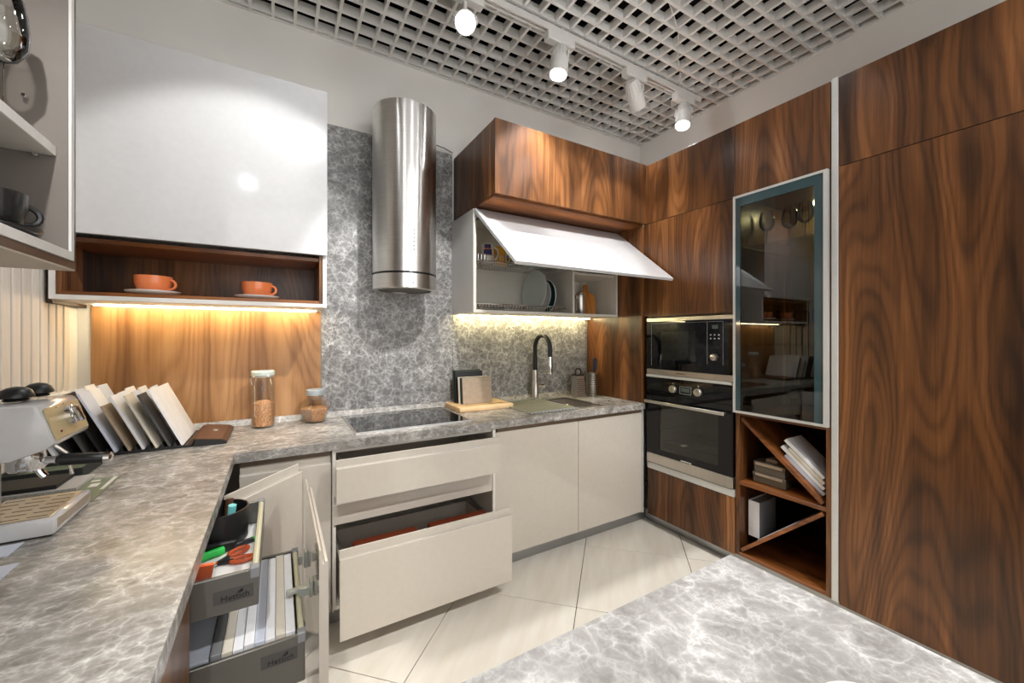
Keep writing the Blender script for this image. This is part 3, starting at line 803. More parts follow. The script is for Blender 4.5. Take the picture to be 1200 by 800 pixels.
B('filler_panel', wc, plain('filler_brown', srgb(64, 50, 40), .6), XL + .0145, wx0 - .001, 2.25, YB - .001, 1.46, 2.56)

def cup(name, label, mat, x, y, z, r, h, hang, group=None, cat='cup', sc=1.0, hsize=.020):
    th_ = thing(name, label, cat, (x, y, z), group)
    pr = [(0, .002), (r * .45, 0), (r * .62, .003), (r * .86, h * .28), (r * .98, h * .6), (r, h), (r - .004, h), (r * .93, h * .6), (r * .80, h * .3), (r * .5, .008), (0, .007)]
    obj('bowl', lathe(bmesh.new(), pr, (x, y, z), 32, cap=False), mat, th_)
    pts = []
    for k in range(11):
        a = -PI * .55 + PI * 1.1 * k / 10
        d = r * .93 + hsize * 1.15 * math.cos(a); zz = z + h * .55 + hsize * math.sin(a)
        pts.append((x + d * math.cos(hang), y + d * math.sin(hang), zz))
    obj('handle', tube(bmesh.new(), pts, .0055, 8), mat, th_)
    return th_
def saucer(label, mat, x, y, z, r, group=None):
    pr = [(0, .001), (r * .62, 0), (r * .70, .002), (r * .94, .011), (r * .995, .017), (r, .020), (r * .975, .0205), (r * .92, .0145), (r * .6, .007), (0, .006)]
    return tag(obj('saucer', lathe(bmesh.new(), pr, (x, y, z), 40, cap=False), mat, None, origin=(x, y, z)), label, 'saucer', group)
zn = nz0 + .0143
for (x, y, lab) in ((-.472, 2.315, 'near the slatted wall'), (-.088, 2.33, 'at the stone panel end')):
    saucer('white saucer under an orange cup in the walnut niche, ' + lab, 'porcelain', x, y, zn, .095)
    cup('coffee_cup', 'orange cup on a white saucer in the walnut niche, ' + lab, 'orange_cup', x, y, zn + .0075, .066, .078, -.35, hsize=.021)

# ------------------------------------------------------------------ open wall cabinet on the left wall
lc = thing('open_wall_cabinet', 'open-fronted wood wall cabinet with white edges and grey inside on slatted wall', 'cabinet', (-.57, .75, 1.475))
cx0, cx1, cy0, cy1, cz0, cz1 = XL + .0145, -.377, .10, 1.228, 1.475, 2.55
bm = bmesh.new()
box(bm, cx0, cx1 - .002, cy1 - .014, cy1, cz0, cz1); box(bm, cx0, cx1 - .002, cy0, cy0 + .014, cz0, cz1)
box(bm, cx0, cx1 - .002, cy0 + .014, cy1 - .014, cz0, cz0 + .014); box(bm, cx0, cx1 - .002, cy0 + .014, cy1 - .014, cz1 - .014, cz1)
obj('outer_case', bm, 'dark_walnut', lc, smooth=False)
B('underside', lc, 'beige_matt', cx0 + .002, cx1 - .003, cy0 + .002, cy1 - .002, cz0 - .004, cz0 - .0002, 0)
bm = bmesh.new()
ci = .014
box(bm, cx0 + .01, cx1 - .004, cy1 - ci - .016, cy1 - ci - .0003, cz0 + ci + .0003, cz1 - ci); box(bm, cx0 + .01, cx1 - .004, cy0 + ci, cy0 + ci + .016, cz0 + ci + .0003, cz1 - ci)
box(bm, cx0 + .01, cx1 - .004, cy0 + ci + .016, cy1 - ci - .016, cz0 + ci + .0003, cz0 + .034); box(bm, cx0 + .002, cx0 + .010, cy0 + ci, cy1 - ci - .001, cz0 + ci + .0003, cz1 - ci)
obj('inner_case', bm, 'grey_in', lc, smooth=False)
bm = bmesh.new()
box(bm, cx1 - .0035, cx1 + .001, cy1 - ci - .016, cy1 - ci - .003, cz0 + ci + .002, cz1 - ci); box(bm, cx1 - .0035, cx1 + .001, cy0 + ci, cy1 - ci - .016, cz0 + ci + .002, cz0 + .034)
obj('edge_strip', bm, 'white', lc, smooth=False)
B('shelf', lc, 'white', cx0 + .011, -.398, cy0 + ci + .017, cy1 - ci - .017, 1.705, 1.726)
yi = cy1 - ci - .016
for (x, z) in ((-.44, 1.815), (-.425, 1.700), (-.53, 1.700)):
    obj('shelf_pin', lathe(bmesh.new(), [(0, 0), (.004, 0), (.004, .012), (.003, .014), (0, .014)], (x, yi, z), 10, align((0, -1, 0))), 'chrome', lc)
saucer('black saucer on the bottom of the open wall cabinet', 'black_cup', -.446, 1.090, cz0 + .0345, .064)
cup('coffee_cup', 'black cup on a black saucer in the open wall cabinet', 'black_cup', -.446, 1.090, cz0 + .0425, .046, .074, .7, hsize=.018)
def wine_glass(label, x, y, z, h, r, group=None):
    g = thing('wine_glass', label, 'glass', (x, y, z), group)
    s = h
    bowl = [(.004, .46 * s), (r * .55, .50 * s), (r * .92, .60 * s), (r, .72 * s), (r * .93, .88 * s), (r * .8, s), (r * .8 - .0012, s), (r * .91, .88 * s), (r * .975, .72 * s), (r * .88, .605 * s), (r * .5, .512 * s), (0, .49 * s)]
    obj('bowl', lathe(bmesh.new(), bowl, (x, y, z), 28, cap=False), 'thin_glass', g)
    obj('stem', lathe(bmesh.new(), [(.0035, .008), (.003, .2 * s), (.004, .46 * s)], (x, y, z), 10, cap=False), 'thin_glass', g)
    obj('foot', lathe(bmesh.new(), [(0, 0), (r * .85, 0), (r * .85, .002), (.006, .008), (0, .008)], (x, y, z), 28, cap=False), 'thin_glass', g)
    return g
wine_glass('clear wine glass on the shelf of the open wall cabinet', -.436, 1.100, 1.7263, .225, .036)

# ------------------------------------------------------------------ walnut bridge cabinet and lift-up cabinet
RX = 2.26
bc = thing('bridge_cabinet', 'deep walnut top cabinet above the lift-up white cabinet', 'cabinet', (1.65, 2.27, 2.13))
B('body', bc, 'walnut', 1.044, 2.2595, 1.979, YB - .014, 2.132, 2.550)
B('bottom_panel', bc, 'walnut_x', 1.046, 2.2595, 1.981, YB - .016, 2.118, 2.1315)
B('door', bc, 'walnut', 1.042, 2.038, 1.955, 1.978, 2.130, 2.550)
B('filler_panel', bc, 'walnut', 2.0405, 2.2595, 1.955, 1.978, 2.130, 2.550)
lf = thing('lift_up_cabinet', 'white wall cabinet with its flap door raised above the tap', 'cabinet', (1.64, 2.4, 1.475))
ax0, ax1, ay0, ay1, az0, az1 = 1.032, 2.241, 2.213, YB - .014, 1.477, 2.112
bm = bmesh.new(); tt = .017
box(bm, ax0, ax0 + tt, ay0, ay1, az0, az1); box(bm, ax1 - tt, ax1, ay0, ay1, az0, az1)
box(bm, ax0 + tt, ax1 - tt, ay0, ay1, az0, az0 + tt); box(bm, ax0 + tt, ax1 - tt, ay0, ay1, az1 - tt, az1)
box(bm, ax0 + tt, ax1 - tt, ay1 - .006, ay1, az0 + tt, az1 - tt)
obj('body', bm, 'cream_board', lf, smooth=False)
B('divider', lf, 'cream_board', 1.806, 1.823, ay0 + .002, ay1 - .007, az0 + tt + .0003, az1 - tt - .0003)
B('inner_shelf', lf, 'cream_board', 1.8235, ax1 - tt - .0005, ay0 + .02, ay1 - .007, 1.778, 1.795)
B('outer_side', lf, 'white', ax0 - .003, ax0 - .0003, ay0 - .001, ay1, az0, az1)
ang = math.atan2(2.114 - 1.704, 2.205 - 1.698)
bm = box(bmesh.new(), ax0, ax1 - .004, -.640, 0, -.019, 0, .001)
fm = Matrix.Translation((0, 2.205, 2.112)) @ Matrix.Rotation(ang, 4, 'X')
bm.transform(fm)
fl = obj('flap_door', bm, 'white_gloss', lf)
bm = bmesh.new(); tube(bm, [(1.056, 2.30, 2.02), (1.056, 2.24, 2.05), (1.056, 2.16, 2.055)], .008, 8); box(bm, 1.050, 1.064, 2.28, 2.36, 1.98, 2.06, .003)
obj('lift_stay', bm, 'black', lf)
bm = bmesh.new(); tube(bm, [(2.212, 2.30, 2.02), (2.212, 2.24, 2.05), (2.212, 2.16, 2.055)], .008, 8); box(bm, 2.206, 2.2235, 2.28, 2.36, 1.98, 2.06, .003)
obj('lift_stay', bm, 'black', lf)
B('led_strip', lf, 'led_r', 1.06, 2.215, 2.50, 2.515, az0 - .006, az0 - .0003, 0)
# wire racks
def wire_rack(label, z, x0, x1, y0, y1, bowed):
    w = thing('wire_rack', label, 'rack', ((x0 + x1) / 2, (y0 + y1) / 2, z))
    bm = bmesh.new()
    tube(bm, [(x0, y0, z + .004), (x1, y0, z + .004), (x1, y1, z + .004), (x0, y1, z + .004)], .004, 6, closed=True)
    tube(bm, [(x0, y0, z + .042), (x1, y0, z + .042), (x1, y1, z + .042), (x0, y1, z + .042)], .003, 6, closed=True)
    obj('frame', bm, 'chrome', w)
    bm = bmesh.new(); n_ = int((x1 - x0) / .022)
    for i in range(n_ + 1):
        x = x0 + (x1 - x0) * i / n_
        if bowed: pp = [(x, y0, z + .042), (x, y0 + .01, z + .006), (x, (y0 + y1) / 2 - .03, z + .006), (x, (y0 + y1) / 2, z + .05), (x, (y0 + y1) / 2 + .03, z + .006), (x, y1 - .01, z + .006), (x, y1, z + .042)]
        else: pp = [(x, y0, z + .042), (x, y0, z + .003), (x, y1, z + .003), (x, y1, z + .042)]
        tube(bm, pp, .0022, 5)
    obj('wires', bm, 'chrome', w)
    return w
wire_rack('shiny wire shelf holding mugs in the lift-up cabinet', 1.802, ax0 + tt + .003, 1.802, 2.235, 2.52, False)
wire_rack('shiny wire plate rack in the bottom of the lift-up cabinet', az0 + tt + .0003, ax0 + tt + .003, 1.802, 2.235, 2.52, True)
def mug(label, mat, x, y, z, r, h, hang, waist=1.0):
    m_ = thing('mug', label, 'mug', (x, y, z))
    pr = [(0, 0), (r * .92, 0), (r, .005), (r * waist, h * .5), (r, h), (r - .004, h), (r * waist - .004, h * .5), (r - .005, .008), (0, .008)]
    obj('body', lathe(bmesh.new(), pr, (x, y, z), 28, cap=False), mat, m_)
    pts = []
    for k in range(11):
        a = -PI * .5 + PI * k / 10
        d = r * .95 + .032 * math.cos(a)
        pts.append((x + d * math.cos(hang), y + d * math.sin(hang), z + h * .5 + h * .32 * math.sin(a)))
    obj('handle', tube(bmesh.new(), pts, .006, 8), mat, m_)
    return m_
zm = 1.808
mg = mug('white mug with coloured print on the wire shelf', 'pattern', 1.185, 2.33, zm, .043, .125, -.7)
bm = bmesh.new()
for (a0, a1, za, zb_) in ((-2.6, -1.3, .045, .085), (-2.5, -1.5, .09, .118)):
    pp = []
    vs = [[bm.verts.new((1.185 + .0436 * math.cos(a0 + (a1 - a0) * k / 8), 2.33 + .0436 * math.sin(a0 + (a1 - a0) * k / 8), zm + z)) for k in range(9)] for z in (za, zb_)]
    for k in range(8): bm.faces.new((vs[0][k], vs[0][k + 1], vs[1][k + 1], vs[1][k]))
obj('print', bm, 'pattern_blue', mg)
bm = bmesh.new()
vs = [[bm.verts.new((1.185 + .0437 * math.cos(-2.5 + k / 8), 2.33 + .0437 * math.sin(-2.5 + k / 8), zm + z)) for k in range(9)] for z in (.085, .093)]
for k in range(8): bm.faces.new((vs[0][k], vs[0][k + 1], vs[1][k + 1], vs[1][k]))
obj('print', bm, 'pattern_red', mg)
mug('mustard yellow mug on the wire shelf', 'mustard', 1.285, 2.345, zm, .043, .118, -.4, .9)
for i, x in enumerate((1.385, 1.49, 1.60)):
    mug(['sage green mug beside the mustard one on the wire shelf', 'sage green mug in the middle of the wire shelf', 'sage green mug at the divider end of the wire shelf'][i], 'green_glaze', x, 2.345, zm, .040, .07, -.5)
def plate(label, mat, x, y, zc_, r, lean):
    pr = [(0, 0), (r * .6, 0), (r * .66, .004), (r, .014), (r, .017), (r * .64, .008), (0, .005)]
    bm = lathe(bmesh.new(), pr, (0, 0, 0), 40, align((-math.cos(lean), -.03, math.sin(lean))), cap=False)
    bmesh.ops.translate(bm, vec=(x, y, zc_), verts=bm.verts)
    return tag(obj('plate', bm, mat, None, origin=(x, y, zc_ - r)), label, 'plate')
zr = az0 + tt + .010
plate('large pale glass plate standing in the plate rack', 'plate_glass', 1.60, 2.38, zr + .150, .148, .07)
plate('teal rimmed white plate behind the large pale one in the rack', 'porcelain', 1.66, 2.38, zr + .118, .118, .05)
tp_ = plate('teal plate standing nearest the divider in the rack', 'teal', 1.705, 2.38, zr + .118, .118, .05)
pts = [(1.705 - .014, 2.38 + .118 * math.cos(2 * PI * k / 36), zr + .118 + .118 * math.sin(2 * PI * k / 36)) for k in range(36)]
obj('rim', tube(bmesh.new(), pts, .003, 6, closed=True), 'porcelain', tp_)
# right compartment
zj = az0 + tt + .0004
jr = thing('glass_tumbler', 'clear tumbler with steel lid beside the cutting board in the cabinet', 'tumbler', (1.93, 2.38, zj))
obj('body', lathe(bmesh.new(), [(0, 0), (.040, 0), (.042, .12), (.039, .12), (.037, .006), (0, .006)], (1.93, 2.38, zj), 24, cap=False), 'glass', jr)
obj('lid', lathe(bmesh.new(), [(0, .1205), (.043, .1205), (.043, .145), (0, .145)], (1.93, 2.38, zj), 24), 'chrome', jr)
jr = thing('canister', 'brushed steel canister standing in the lift-up cabinet', 'canister', (2.03, 2.40, zj))
obj('body', lathe(bmesh.new(), [(0, 0), (.036, 0), (.037, .002), (.037, .155), (0, .155)], (2.03, 2.40, zj), 24), 'steel', jr)
obj('lid', lathe(bmesh.new(), [(0, .1553), (.038, .1553), (.038, .170), (0, .172)], (2.03, 2.40, zj), 24), 'chrome', jr)
bm = bmesh.new()
outline = [(-.075, 0), (.075, 0), (.078, .01), (.078, .14), (.07, .165), (.045, .185), (.022, .192), (.018, .205), (.018, .245), (.010, .255), (-.010, .255), (-.018, .245), (-.018, .205), (-.022, .192), (-.045, .185), (-.07, .165), (-.078, .14), (-.078, .01)]
prism(bm, outline, 0, .016, 'xz')
bm.transform(Matrix.Translation((2.125, 2.43, zj + .003)) @ Matrix.Rotation(math.radians(-22), 4, 'Z') @ Matrix.Rotation(math.radians(-9), 4, 'X'))
tag(obj('cutting_board', bm, 'orange_wood', None, origin=(2.125, 2.43, zj)), 'orange wood cutting board with handle leaning in the lift-up cabinet', 'cutting board')

# ------------------------------------------------------------------ tall units on the right
oc = thing('oven_housing', 'tall walnut housing for microwave and oven', 'cabinet', (2.55, 1.63, .085))
OY0, OY1 = 1.318, 1.942
XB = RX + .60
bm = bmesh.new()
box(bm, RX + .022, XB, OY1 + .002, OY1 + .018, .085, 2.54); box(bm, RX + .022, XB, OY0 + .001, OY0 + .017, .085, 2.54)
for z in (.085, .405, 1.462, 2.12, 2.524): box(bm, RX + .024, XB, OY0 + .017, OY1 + .002, z, z + .016)
box(bm, XB - .008, XB, OY0 + .017, OY1 + .002, .101, 2.524)
obj('body', bm, 'walnut', oc, smooth=False)
B('drawer_front', oc, 'walnut', RX, RX + .021, OY0 + .002, OY1, .078, .402)
B('handle_profile', oc, 'alu_white', RX - .004, RX + .021, OY0 + .001, OY1, .405, .447)
B('upper_door', oc, 'walnut', RX, RX + .021, OY0 + .002, OY1 + .036, 1.470, 2.124)
B('top_door', oc, 'walnut', RX, RX + .021, OY0 + .002, OY1 + .034, 2.1275, 2.540)
B('side_panel', oc, 'walnut', RX - .017, RX + .3, 1.982, YB - .014, TOPZ - .03, 2.116)
def yz_face(p, up=(0, 0, 1)): return facing(p, (0, -1, 0), up)      # reads correctly when seen from -x
# oven
ov = thing('built_in_oven', 'built-in black glass oven with steel bar handle under the microwave', 'oven', (2.5, 1.63, .45))
oy0, oy1 = OY0 + .006, OY1 - .001
XO = RX - .010
B('control_panel', ov, 'black_glass', XO, RX + .02, oy0, oy1, .932, 1.046)
B('bottom_trim', ov, 'steel', XO, RX + .02, oy0, oy1, .452, .516)
bm = bmesh.new()
wy0_, wy1_, wz0_, wz1_ = 1.412, 1.835, .555, .862
for q in ((oy0, wy0_, .518, .930), (wy1_, oy1, .518, .930), (wy0_, wy1_, .518, wz0_), (wy0_, wy1_, wz1_, .930)): box(bm, XO, RX + .016, *q)
dr = obj('door', bm, 'black_glass', ov, smooth=False)
B('window', dr, 'oven_glass', XO + .002, XO + .006, wy0_ - .001, wy1_ + .001, wz0_ - .001, wz1_ + .001, 0)
bm = bmesh.new()
box(bm, XO - .044, XO - .032, 1.352, 1.930, .872, .892, .003)
for yy in (1.372, 1.905): box(bm, XO - .034, XO, yy - .008, yy + .008, .876, .888, .001)
obj('bar_handle', bm, 'steel', dr)
bm = bmesh.new()
cxa, cxb = RX + .02, RX + .42
box(bm, cxa, cxb, wy0_ - .03, wy0_ - .02, .53, .89); box(bm, cxa, cxb, wy1_ + .02, wy1_ + .03, .53, .89)
box(bm, cxa, cxb, wy0_ - .02, wy1_ + .02, .53, .54); box(bm, cxa, cxb, wy0_ - .02, wy1_ + .02, .88, .89); box(bm, cxb, cxb + .01, wy0_ - .02, wy1_ + .02, .54, .88)
obj('cavity', bm, plain('enamel_grey', srgb(150, 149, 142), .35), ov, smooth=False)
bm = bmesh.new()
for z in (.60, .69, .77):
    for yy in (wy0_ - .018, wy1_ + .018): tube(bm, [(cxa + .01, yy, z), (cxb - .01, yy, z)], .003, 6)
obj('side_rails', bm, 'chrome', ov)
bm = bmesh.new()
for k in range(22): tube(bm, [(cxa + .02, wy0_ + .0 + k * .0202, .605), (cxb - .02, wy0_ + .0 + k * .0202, .605)], .0018, 5)
for xx in (cxa + .02, cxb - .02): tube(bm, [(xx, wy0_ - .014, .605), (xx, wy1_ + .014, .605)], .003, 6)
obj('grid_shelf', bm, 'chrome', ov)
obj('added_cavity_glow', lathe(bmesh.new(), [(0, 0), (.02, 0), (.016, .006), (0, .008)], (cxb - .01, 1.50, .84), 16, align((-1, 0, 0))), emit('cavity_glow', (1, .85, .6, 1), 6), ov)  # added glow, brightens the cavity in place of light from the room
for yy in (1.722, 1.540):
    k = obj('knob', lathe(bmesh.new(), [(0, 0), (.026, 0), (.024, .016), (.022, .018), (0, .018)], (XO - .0003, yy, .982), 28, align((-1, 0, 0))), 'steel', ov)
    obj('mark', box(bmesh.new(), XO - .020, XO - .0184, yy - .001, yy + .001, .985, 1.002), 'black', k)
    B('symbol', ov, 'mid_grey', XO - .0010, XO - .0002, yy - .005, yy + .005, 1.013, 1.023, 0)
bm = bmesh.new()
for q in ((1.588, 1.672, 1.004, 1.007), (1.588, 1.672, .957, .960), (1.588, 1.591, .960, 1.004), (1.669, 1.672, .960, 1.004)): box(bm, XO - .003, XO - .0003, *q)
obj('display_frame', bm, 'mid_grey', ov)
dsp = B('display', ov, 'lcd', XO - .002, XO - .0003, 1.600, 1.660, .972, .998, 0)
B('badge', ov, 'sticker', XO - .0012, XO - .0003, 1.590, 1.665, .5215, .5285, 0)
# microwave
mw = thing('built_in_microwave', 'built-in black microwave with control panel above the oven', 'microwave', (2.5, 1.63, 1.055))
B('top_trim', mw, 'steel', XO, RX + .02, oy0, oy1, 1.432, 1.456)
B('bottom_trim', mw, 'steel', XO, RX + .02, oy0, oy1, 1.068, 1.104)
B('lower_lip', mw, 'alu_white', XO - .006, RX + .02, oy0, oy1, 1.049, 1.066)
bm = bmesh.new()
my0, my1, mz0, mz1 = 1.56, 1.84, 1.17, 1.36
for q in ((oy0, my0, 1.106, 1.430), (my1, oy1, 1.106, 1.430), (my0, my1, 1.106, mz0), (my0, my1, mz1, 1.430)): box(bm, XO, RX + .016, *q)
md = obj('door', bm, 'black_glass', mw, smooth=False)
B('window', md, 'oven_glass', XO + .002, XO + .006, my0 - .001, my1 + .001, mz0 - .001, mz1 + .001, 0)
bm = bmesh.new()
mxa, mxb = RX + .018, RX + .34
box(bm, mxa, mxb, my0 - .03, my0 - .02, 1.13, 1.40); box(bm, mxa, mxb, my1 + .02, my1 + .03, 1.13, 1.40)
box(bm, mxa, mxb, my0 - .02, my1 + .02, 1.13, 1.14); box(bm, mxa, mxb, my0 - .02, my1 + .02, 1.39, 1.40); box(bm, mxb, mxb + .01, my0 - .02, my1 + .02, 1.14, 1.39)
obj('cavity', bm, plain('microwave_enamel', srgb(104, 100, 90), .4), mw, smooth=False)
bm = bmesh.new()
for q in ((1.380, 1.482, 1.418, 1.420), (1.480, 1.482, 1.16, 1.418), (1.380, 1.382, 1.16, 1.418), (1.484, 1.900, 1.418, 1.4195), (1.8985, 1.900, 1.13, 1.418)): box(bm, XO - .0012, XO - .0002, *q)
obj('outline', bm, 'mid_grey', mw)
B('display', mw, 'lcd', XO - .0012, XO - .0002, 1.412, 1.450, 1.375, 1.398, 0)
for r_ in range(2):
    for c_ in range(3):
        B('button', mw, 'sticker', XO - .0014, XO - .0002, 1.4545 - c_ * .026, 1.4625 - c_ * .026, 1.336 - r_ * .022, 1.342 - r_ * .022, 0)
obj('knob', lathe(bmesh.new(), [(0, 0), (.022, 0), (.020, .020), (.017, .022), (0, .022)], (XO - .0003, 1.432, 1.205), 24, align((-1, 0, 0))), 'steel', mw)
text_mesh('lettering', 'KUPPERSBERG', .011, mw, 'black', yz_face((XO - .0008, 1.665, 1.086)), .0003)
# wine rack and display cabinet
dc = thing('display_cabinet', 'tall cabinet with smoked glass door above an open walnut wine rack', 'cabinet', (2.55, 1.09, .085))
CY0, CY1 = .858, 1.314
XW = RX + .005
bm = bmesh.new()
for yy in (CY0, CY1 - .020): box(bm, XW, XB, yy, yy + .020, .085, 2.118)
obj('side_panel', bm, 'walnut', dc, smooth=False)
B('bottom_shelf', dc, 'walnut_h', XW, XB, CY0 + .0205, CY1 - .0205, .085, .105)
B('middle_shelf', dc, 'walnut_h', XW, XW + .535, CY0 + .0205, CY1 - .0205, .488, .508)
B('top_shelf', dc, 'walnut_h', XW + .002, XB, CY0 + .0205, CY1 - .0205, .880, .896)
B('rack_back', dc, 'black_matt', XW + .54, XW + .548, CY0 + .0205, CY1 - .0205, .1055, .8795)  # black colour stands in for the deep shade inside the rack
def diag(y0, z0, y1, z1, th_, x0, x1):
    bm = bmesh.new(); d = Vector((y1 - y0, z1 - z0)).normalized(); n_ = Vector((-d.y, d.x)) * th_ / 2
    prism(bm, [(y0 + n_.x, z0 + n_.y), (y1 + n_.x, z1 + n_.y), (y1 - n_.x, z1 - n_.y), (y0 - n_.x, z0 - n_.y)], x0, x1, 'yz'); return bm
obj('diagonal_board', diag(1.281, .864, .893, .522, .018, XW, XW + .535), 'walnut_h', dc)
obj('diagonal_board', diag(.891, .474, 1.284, .118, .018, XW, XW + .535), 'walnut_h', dc)
B('top_door', dc, 'walnut', RX, RX + .021, CY0 + .002, CY1 + .002, 2.1275, 2.540)
B('top_body', dc, 'walnut', RX + .0215, XB, CY0, CY1, 2.122, 2.540)
B('inner_back', dc, plain('inner_brown', srgb(104, 86, 62), .5), XB - .01, XB, CY0 + .0205, CY1 - .0205, .8965, 2.117)
gd = None
bm = bmesh.new()
gx0, gx1, gz0, gz1, fw = RX - .022, RX + .0005, .898, 2.124, .012
for q in ((CY0 + .004, CY1 + .002, gz0, gz0 + fw), (CY0 + .004, CY1 + .002, gz1 - fw, gz1), (CY0 + .004, CY0 + .004 + fw * 1.5, gz0 + fw, gz1 - fw), (CY1 + .002 - fw, CY1 + .002, gz0 + fw, gz1 - fw)): box(bm, gx0, gx1, *q)
gd = obj('glass_door', bm, 'alu_white', dc, smooth=False, label='satin white aluminium door frame')
gya, gyb, gza, gzb = CY0 + .004 + fw * 1.5, CY1 + .002 - fw, gz0 + fw, gz1 - fw
B('pane', gd, 'smoked', gx0 + .010, gx0 + .014, gya - .001, gyb + .001, gza - .001, gzb + .001, 0)
bm = bmesh.new(); bw_ = .048
for q in ((gya, gyb, gzb - bw_, gzb), (gya, gya + bw_ * .8, gza, gzb - bw_), (gyb - bw_ * .55, gyb, gza, gzb - bw_)): box(bm, gx0 + .0055, gx0 + .0095, *q)
obj('printed_border', bm, 'teal_band', gd, smooth=False)
for i, z in enumerate((1.285, 1.680, 1.845)):
    if i == 1: continue
    B('glass_shelf', dc, 'glass', XW + .06, XB - .011, CY0 + .021, CY1 - .021, z - .006, z, .0005)
obj('led_spot', lathe(bmesh.new(), [(0, 0), (.035, 0), (.035, .006), (0, .006)], (XB - .12, 1.09, 2.111), 24), 'led_small', dc)
B('ceiling_board', dc, 'walnut_h', XW, XB, CY0 + .0205, CY1 - .0205, 2.1175, 2.1215, 0)
gi = 0
lab = ['nearest the oven on', 'second from the oven on', 'third from the oven on', 'farthest from the oven on']
for zz, row, hs in ((1.8453, 'top', .20), (1.2853, 'middle', .19), (.8965, 'bottom', .20)):
    ys = (1.235, 1.14, 1.04, .95) if row == 'top' else ((1.20, 1.08, .97) if row == 'middle' else (1.10,))
    for j, yy in enumerate(ys):
        l_ = ('clear wine glass ' + lab[j] + ' the ' + row + ' shelf behind smoked glass') if len(ys) > 1 else 'lone wine glass on the bottom behind smoked glass'
        wine_glass(l_, 2.44 + .05 * (j % 2), yy, zz + .0002, hs, .040)
# aluminium strip and big walnut doors
tag(B('edge_profile', None, 'alu_white', RX - .004, RX + .02, .828, .854, .085, 2.545), 'full height pale aluminium strip between display cabinet and walnut doors', 'profile')
tu = thing('tall_walnut_cupboard', 'tall cupboard with large plain walnut doors', 'cupboard', (2.55, .2, .085))
B('body', tu, 'walnut', RX + .0225, XB, -.40, .8265, .085, 2.540)
B('lower_door', tu, 'walnut', RX, RX + .022, .218, .8255, .078, 2.122)
B('upper_door', tu, 'walnut', RX, RX + .022, .218, .8255, 2.1255, 2.540)
B('lower_door', tu, 'walnut', RX, RX + .022, -.395, .215, .078, 2.122)
B('upper_door', tu, 'walnut', RX, RX + .022, -.395, .215, 2.1255, 2.540)
tag(B('plinth_board', None, 'plinth', 2.320, 2.336, -.40, 2.012, 0.0005, .077), 'grey metal plinth under the tall walnut units', 'plinth')
# things in the wine rack
for i, (z, h, lb) in enumerate(((.5085, .058, 'smoky clear sample case at the bottom of the pair on the rack shelf'), (.567, .060, 'smoky clear sample case on top of the pair on the rack shelf'))):
    c_ = thing('sample_case', lb, 'case', (2.36, 1.17, z))
    B('tray', c_, 'box_clear', 2.33, 2.47, 1.085 + .004 * i, 1.255 - .006 * i, z + .0003, z + h * .6, .003)
    B('lid', c_, 'box_clear', 2.327, 2.473, 1.083 + .004 * i, 1.257 - .006 * i, z + h * .6 + .0003, z + h, .003)
    B('front_label', c_, 'taupe', 2.3262, 2.3268, 1.10, 1.24, z + h * .66, z + h * .92, 0)
B('x', None, 'taupe', 2.36, 2.43, 1.14, 1.20, .6275, .645, .002).name = 'sample_block'
tag(bpy.data.objects['sample_block'], 'small taupe block on top of the two sample cases', 'block')
bk_ = thing('ring_binder', 'white binder standing in the left rack compartment', 'binder', (2.40, 1.25, .16))
dgm = Vector((1.284 - .891, .118 - .474)).normalized()
zbk = .172
B('cover', bk_, 'paper', 2.335, 2.338, 1.222, 1.282, .190, .392, .001)
B('pages', bk_, 'mid_grey', 2.339, 2.52, 1.226, 1.278, .192, .386, .001)
B('spine_sheet', bk_, 'paper', 2.339, 2.52, 1.2785, 1.283, .190, .392, .001)
bm = diag(1.212, .1975, 1.02, .3715, .003, 2.30, 2.50)
tag(obj('flyer', bm, 'paper_b', None, origin=(2.4, 1.17, .21)), 'pale flyer lying on the lower diagonal board of the rack', 'flyer')
dv = Vector((.893 - 1.281, .522 - .864)).normalized(); nv = Vector((-dv.y, dv.x)); nv = nv if nv.y > 0 else -nv
for i in range(5):
    L = .20 - i * .012; base = Vector((1.281, .864)) + dv * .49 + nv * (.0105 + i * .020)
    s0 = base - dv * (.018 * i); e0 = s0 - dv * (L + .035 * (i % 2) + .03)
    mid = (s0 + e0) / 2
    bm = bmesh.new()
    n2 = nv * .0085
    c0 = nv * .0085
    prism(bm, [tuple(s0), tuple(e0), tuple(e0 + nv * .017), tuple(s0 + nv * .017)], 2.30, 2.46, 'yz')
    if i == 4: bm.free(); continue
    tag(obj('tile_sample', bm, ['paper_b', 'paper', 'paper_y', 'paper'][i], None, origin=(2.38, mid.x, mid.y)), ['bluish white tile sample lying on the upper diagonal board', 'white tile sample second up on the diagonal board', 'cream tile sample third up on the diagonal board', 'white tile sample topmost on the diagonal board'][i], 'tile sample')

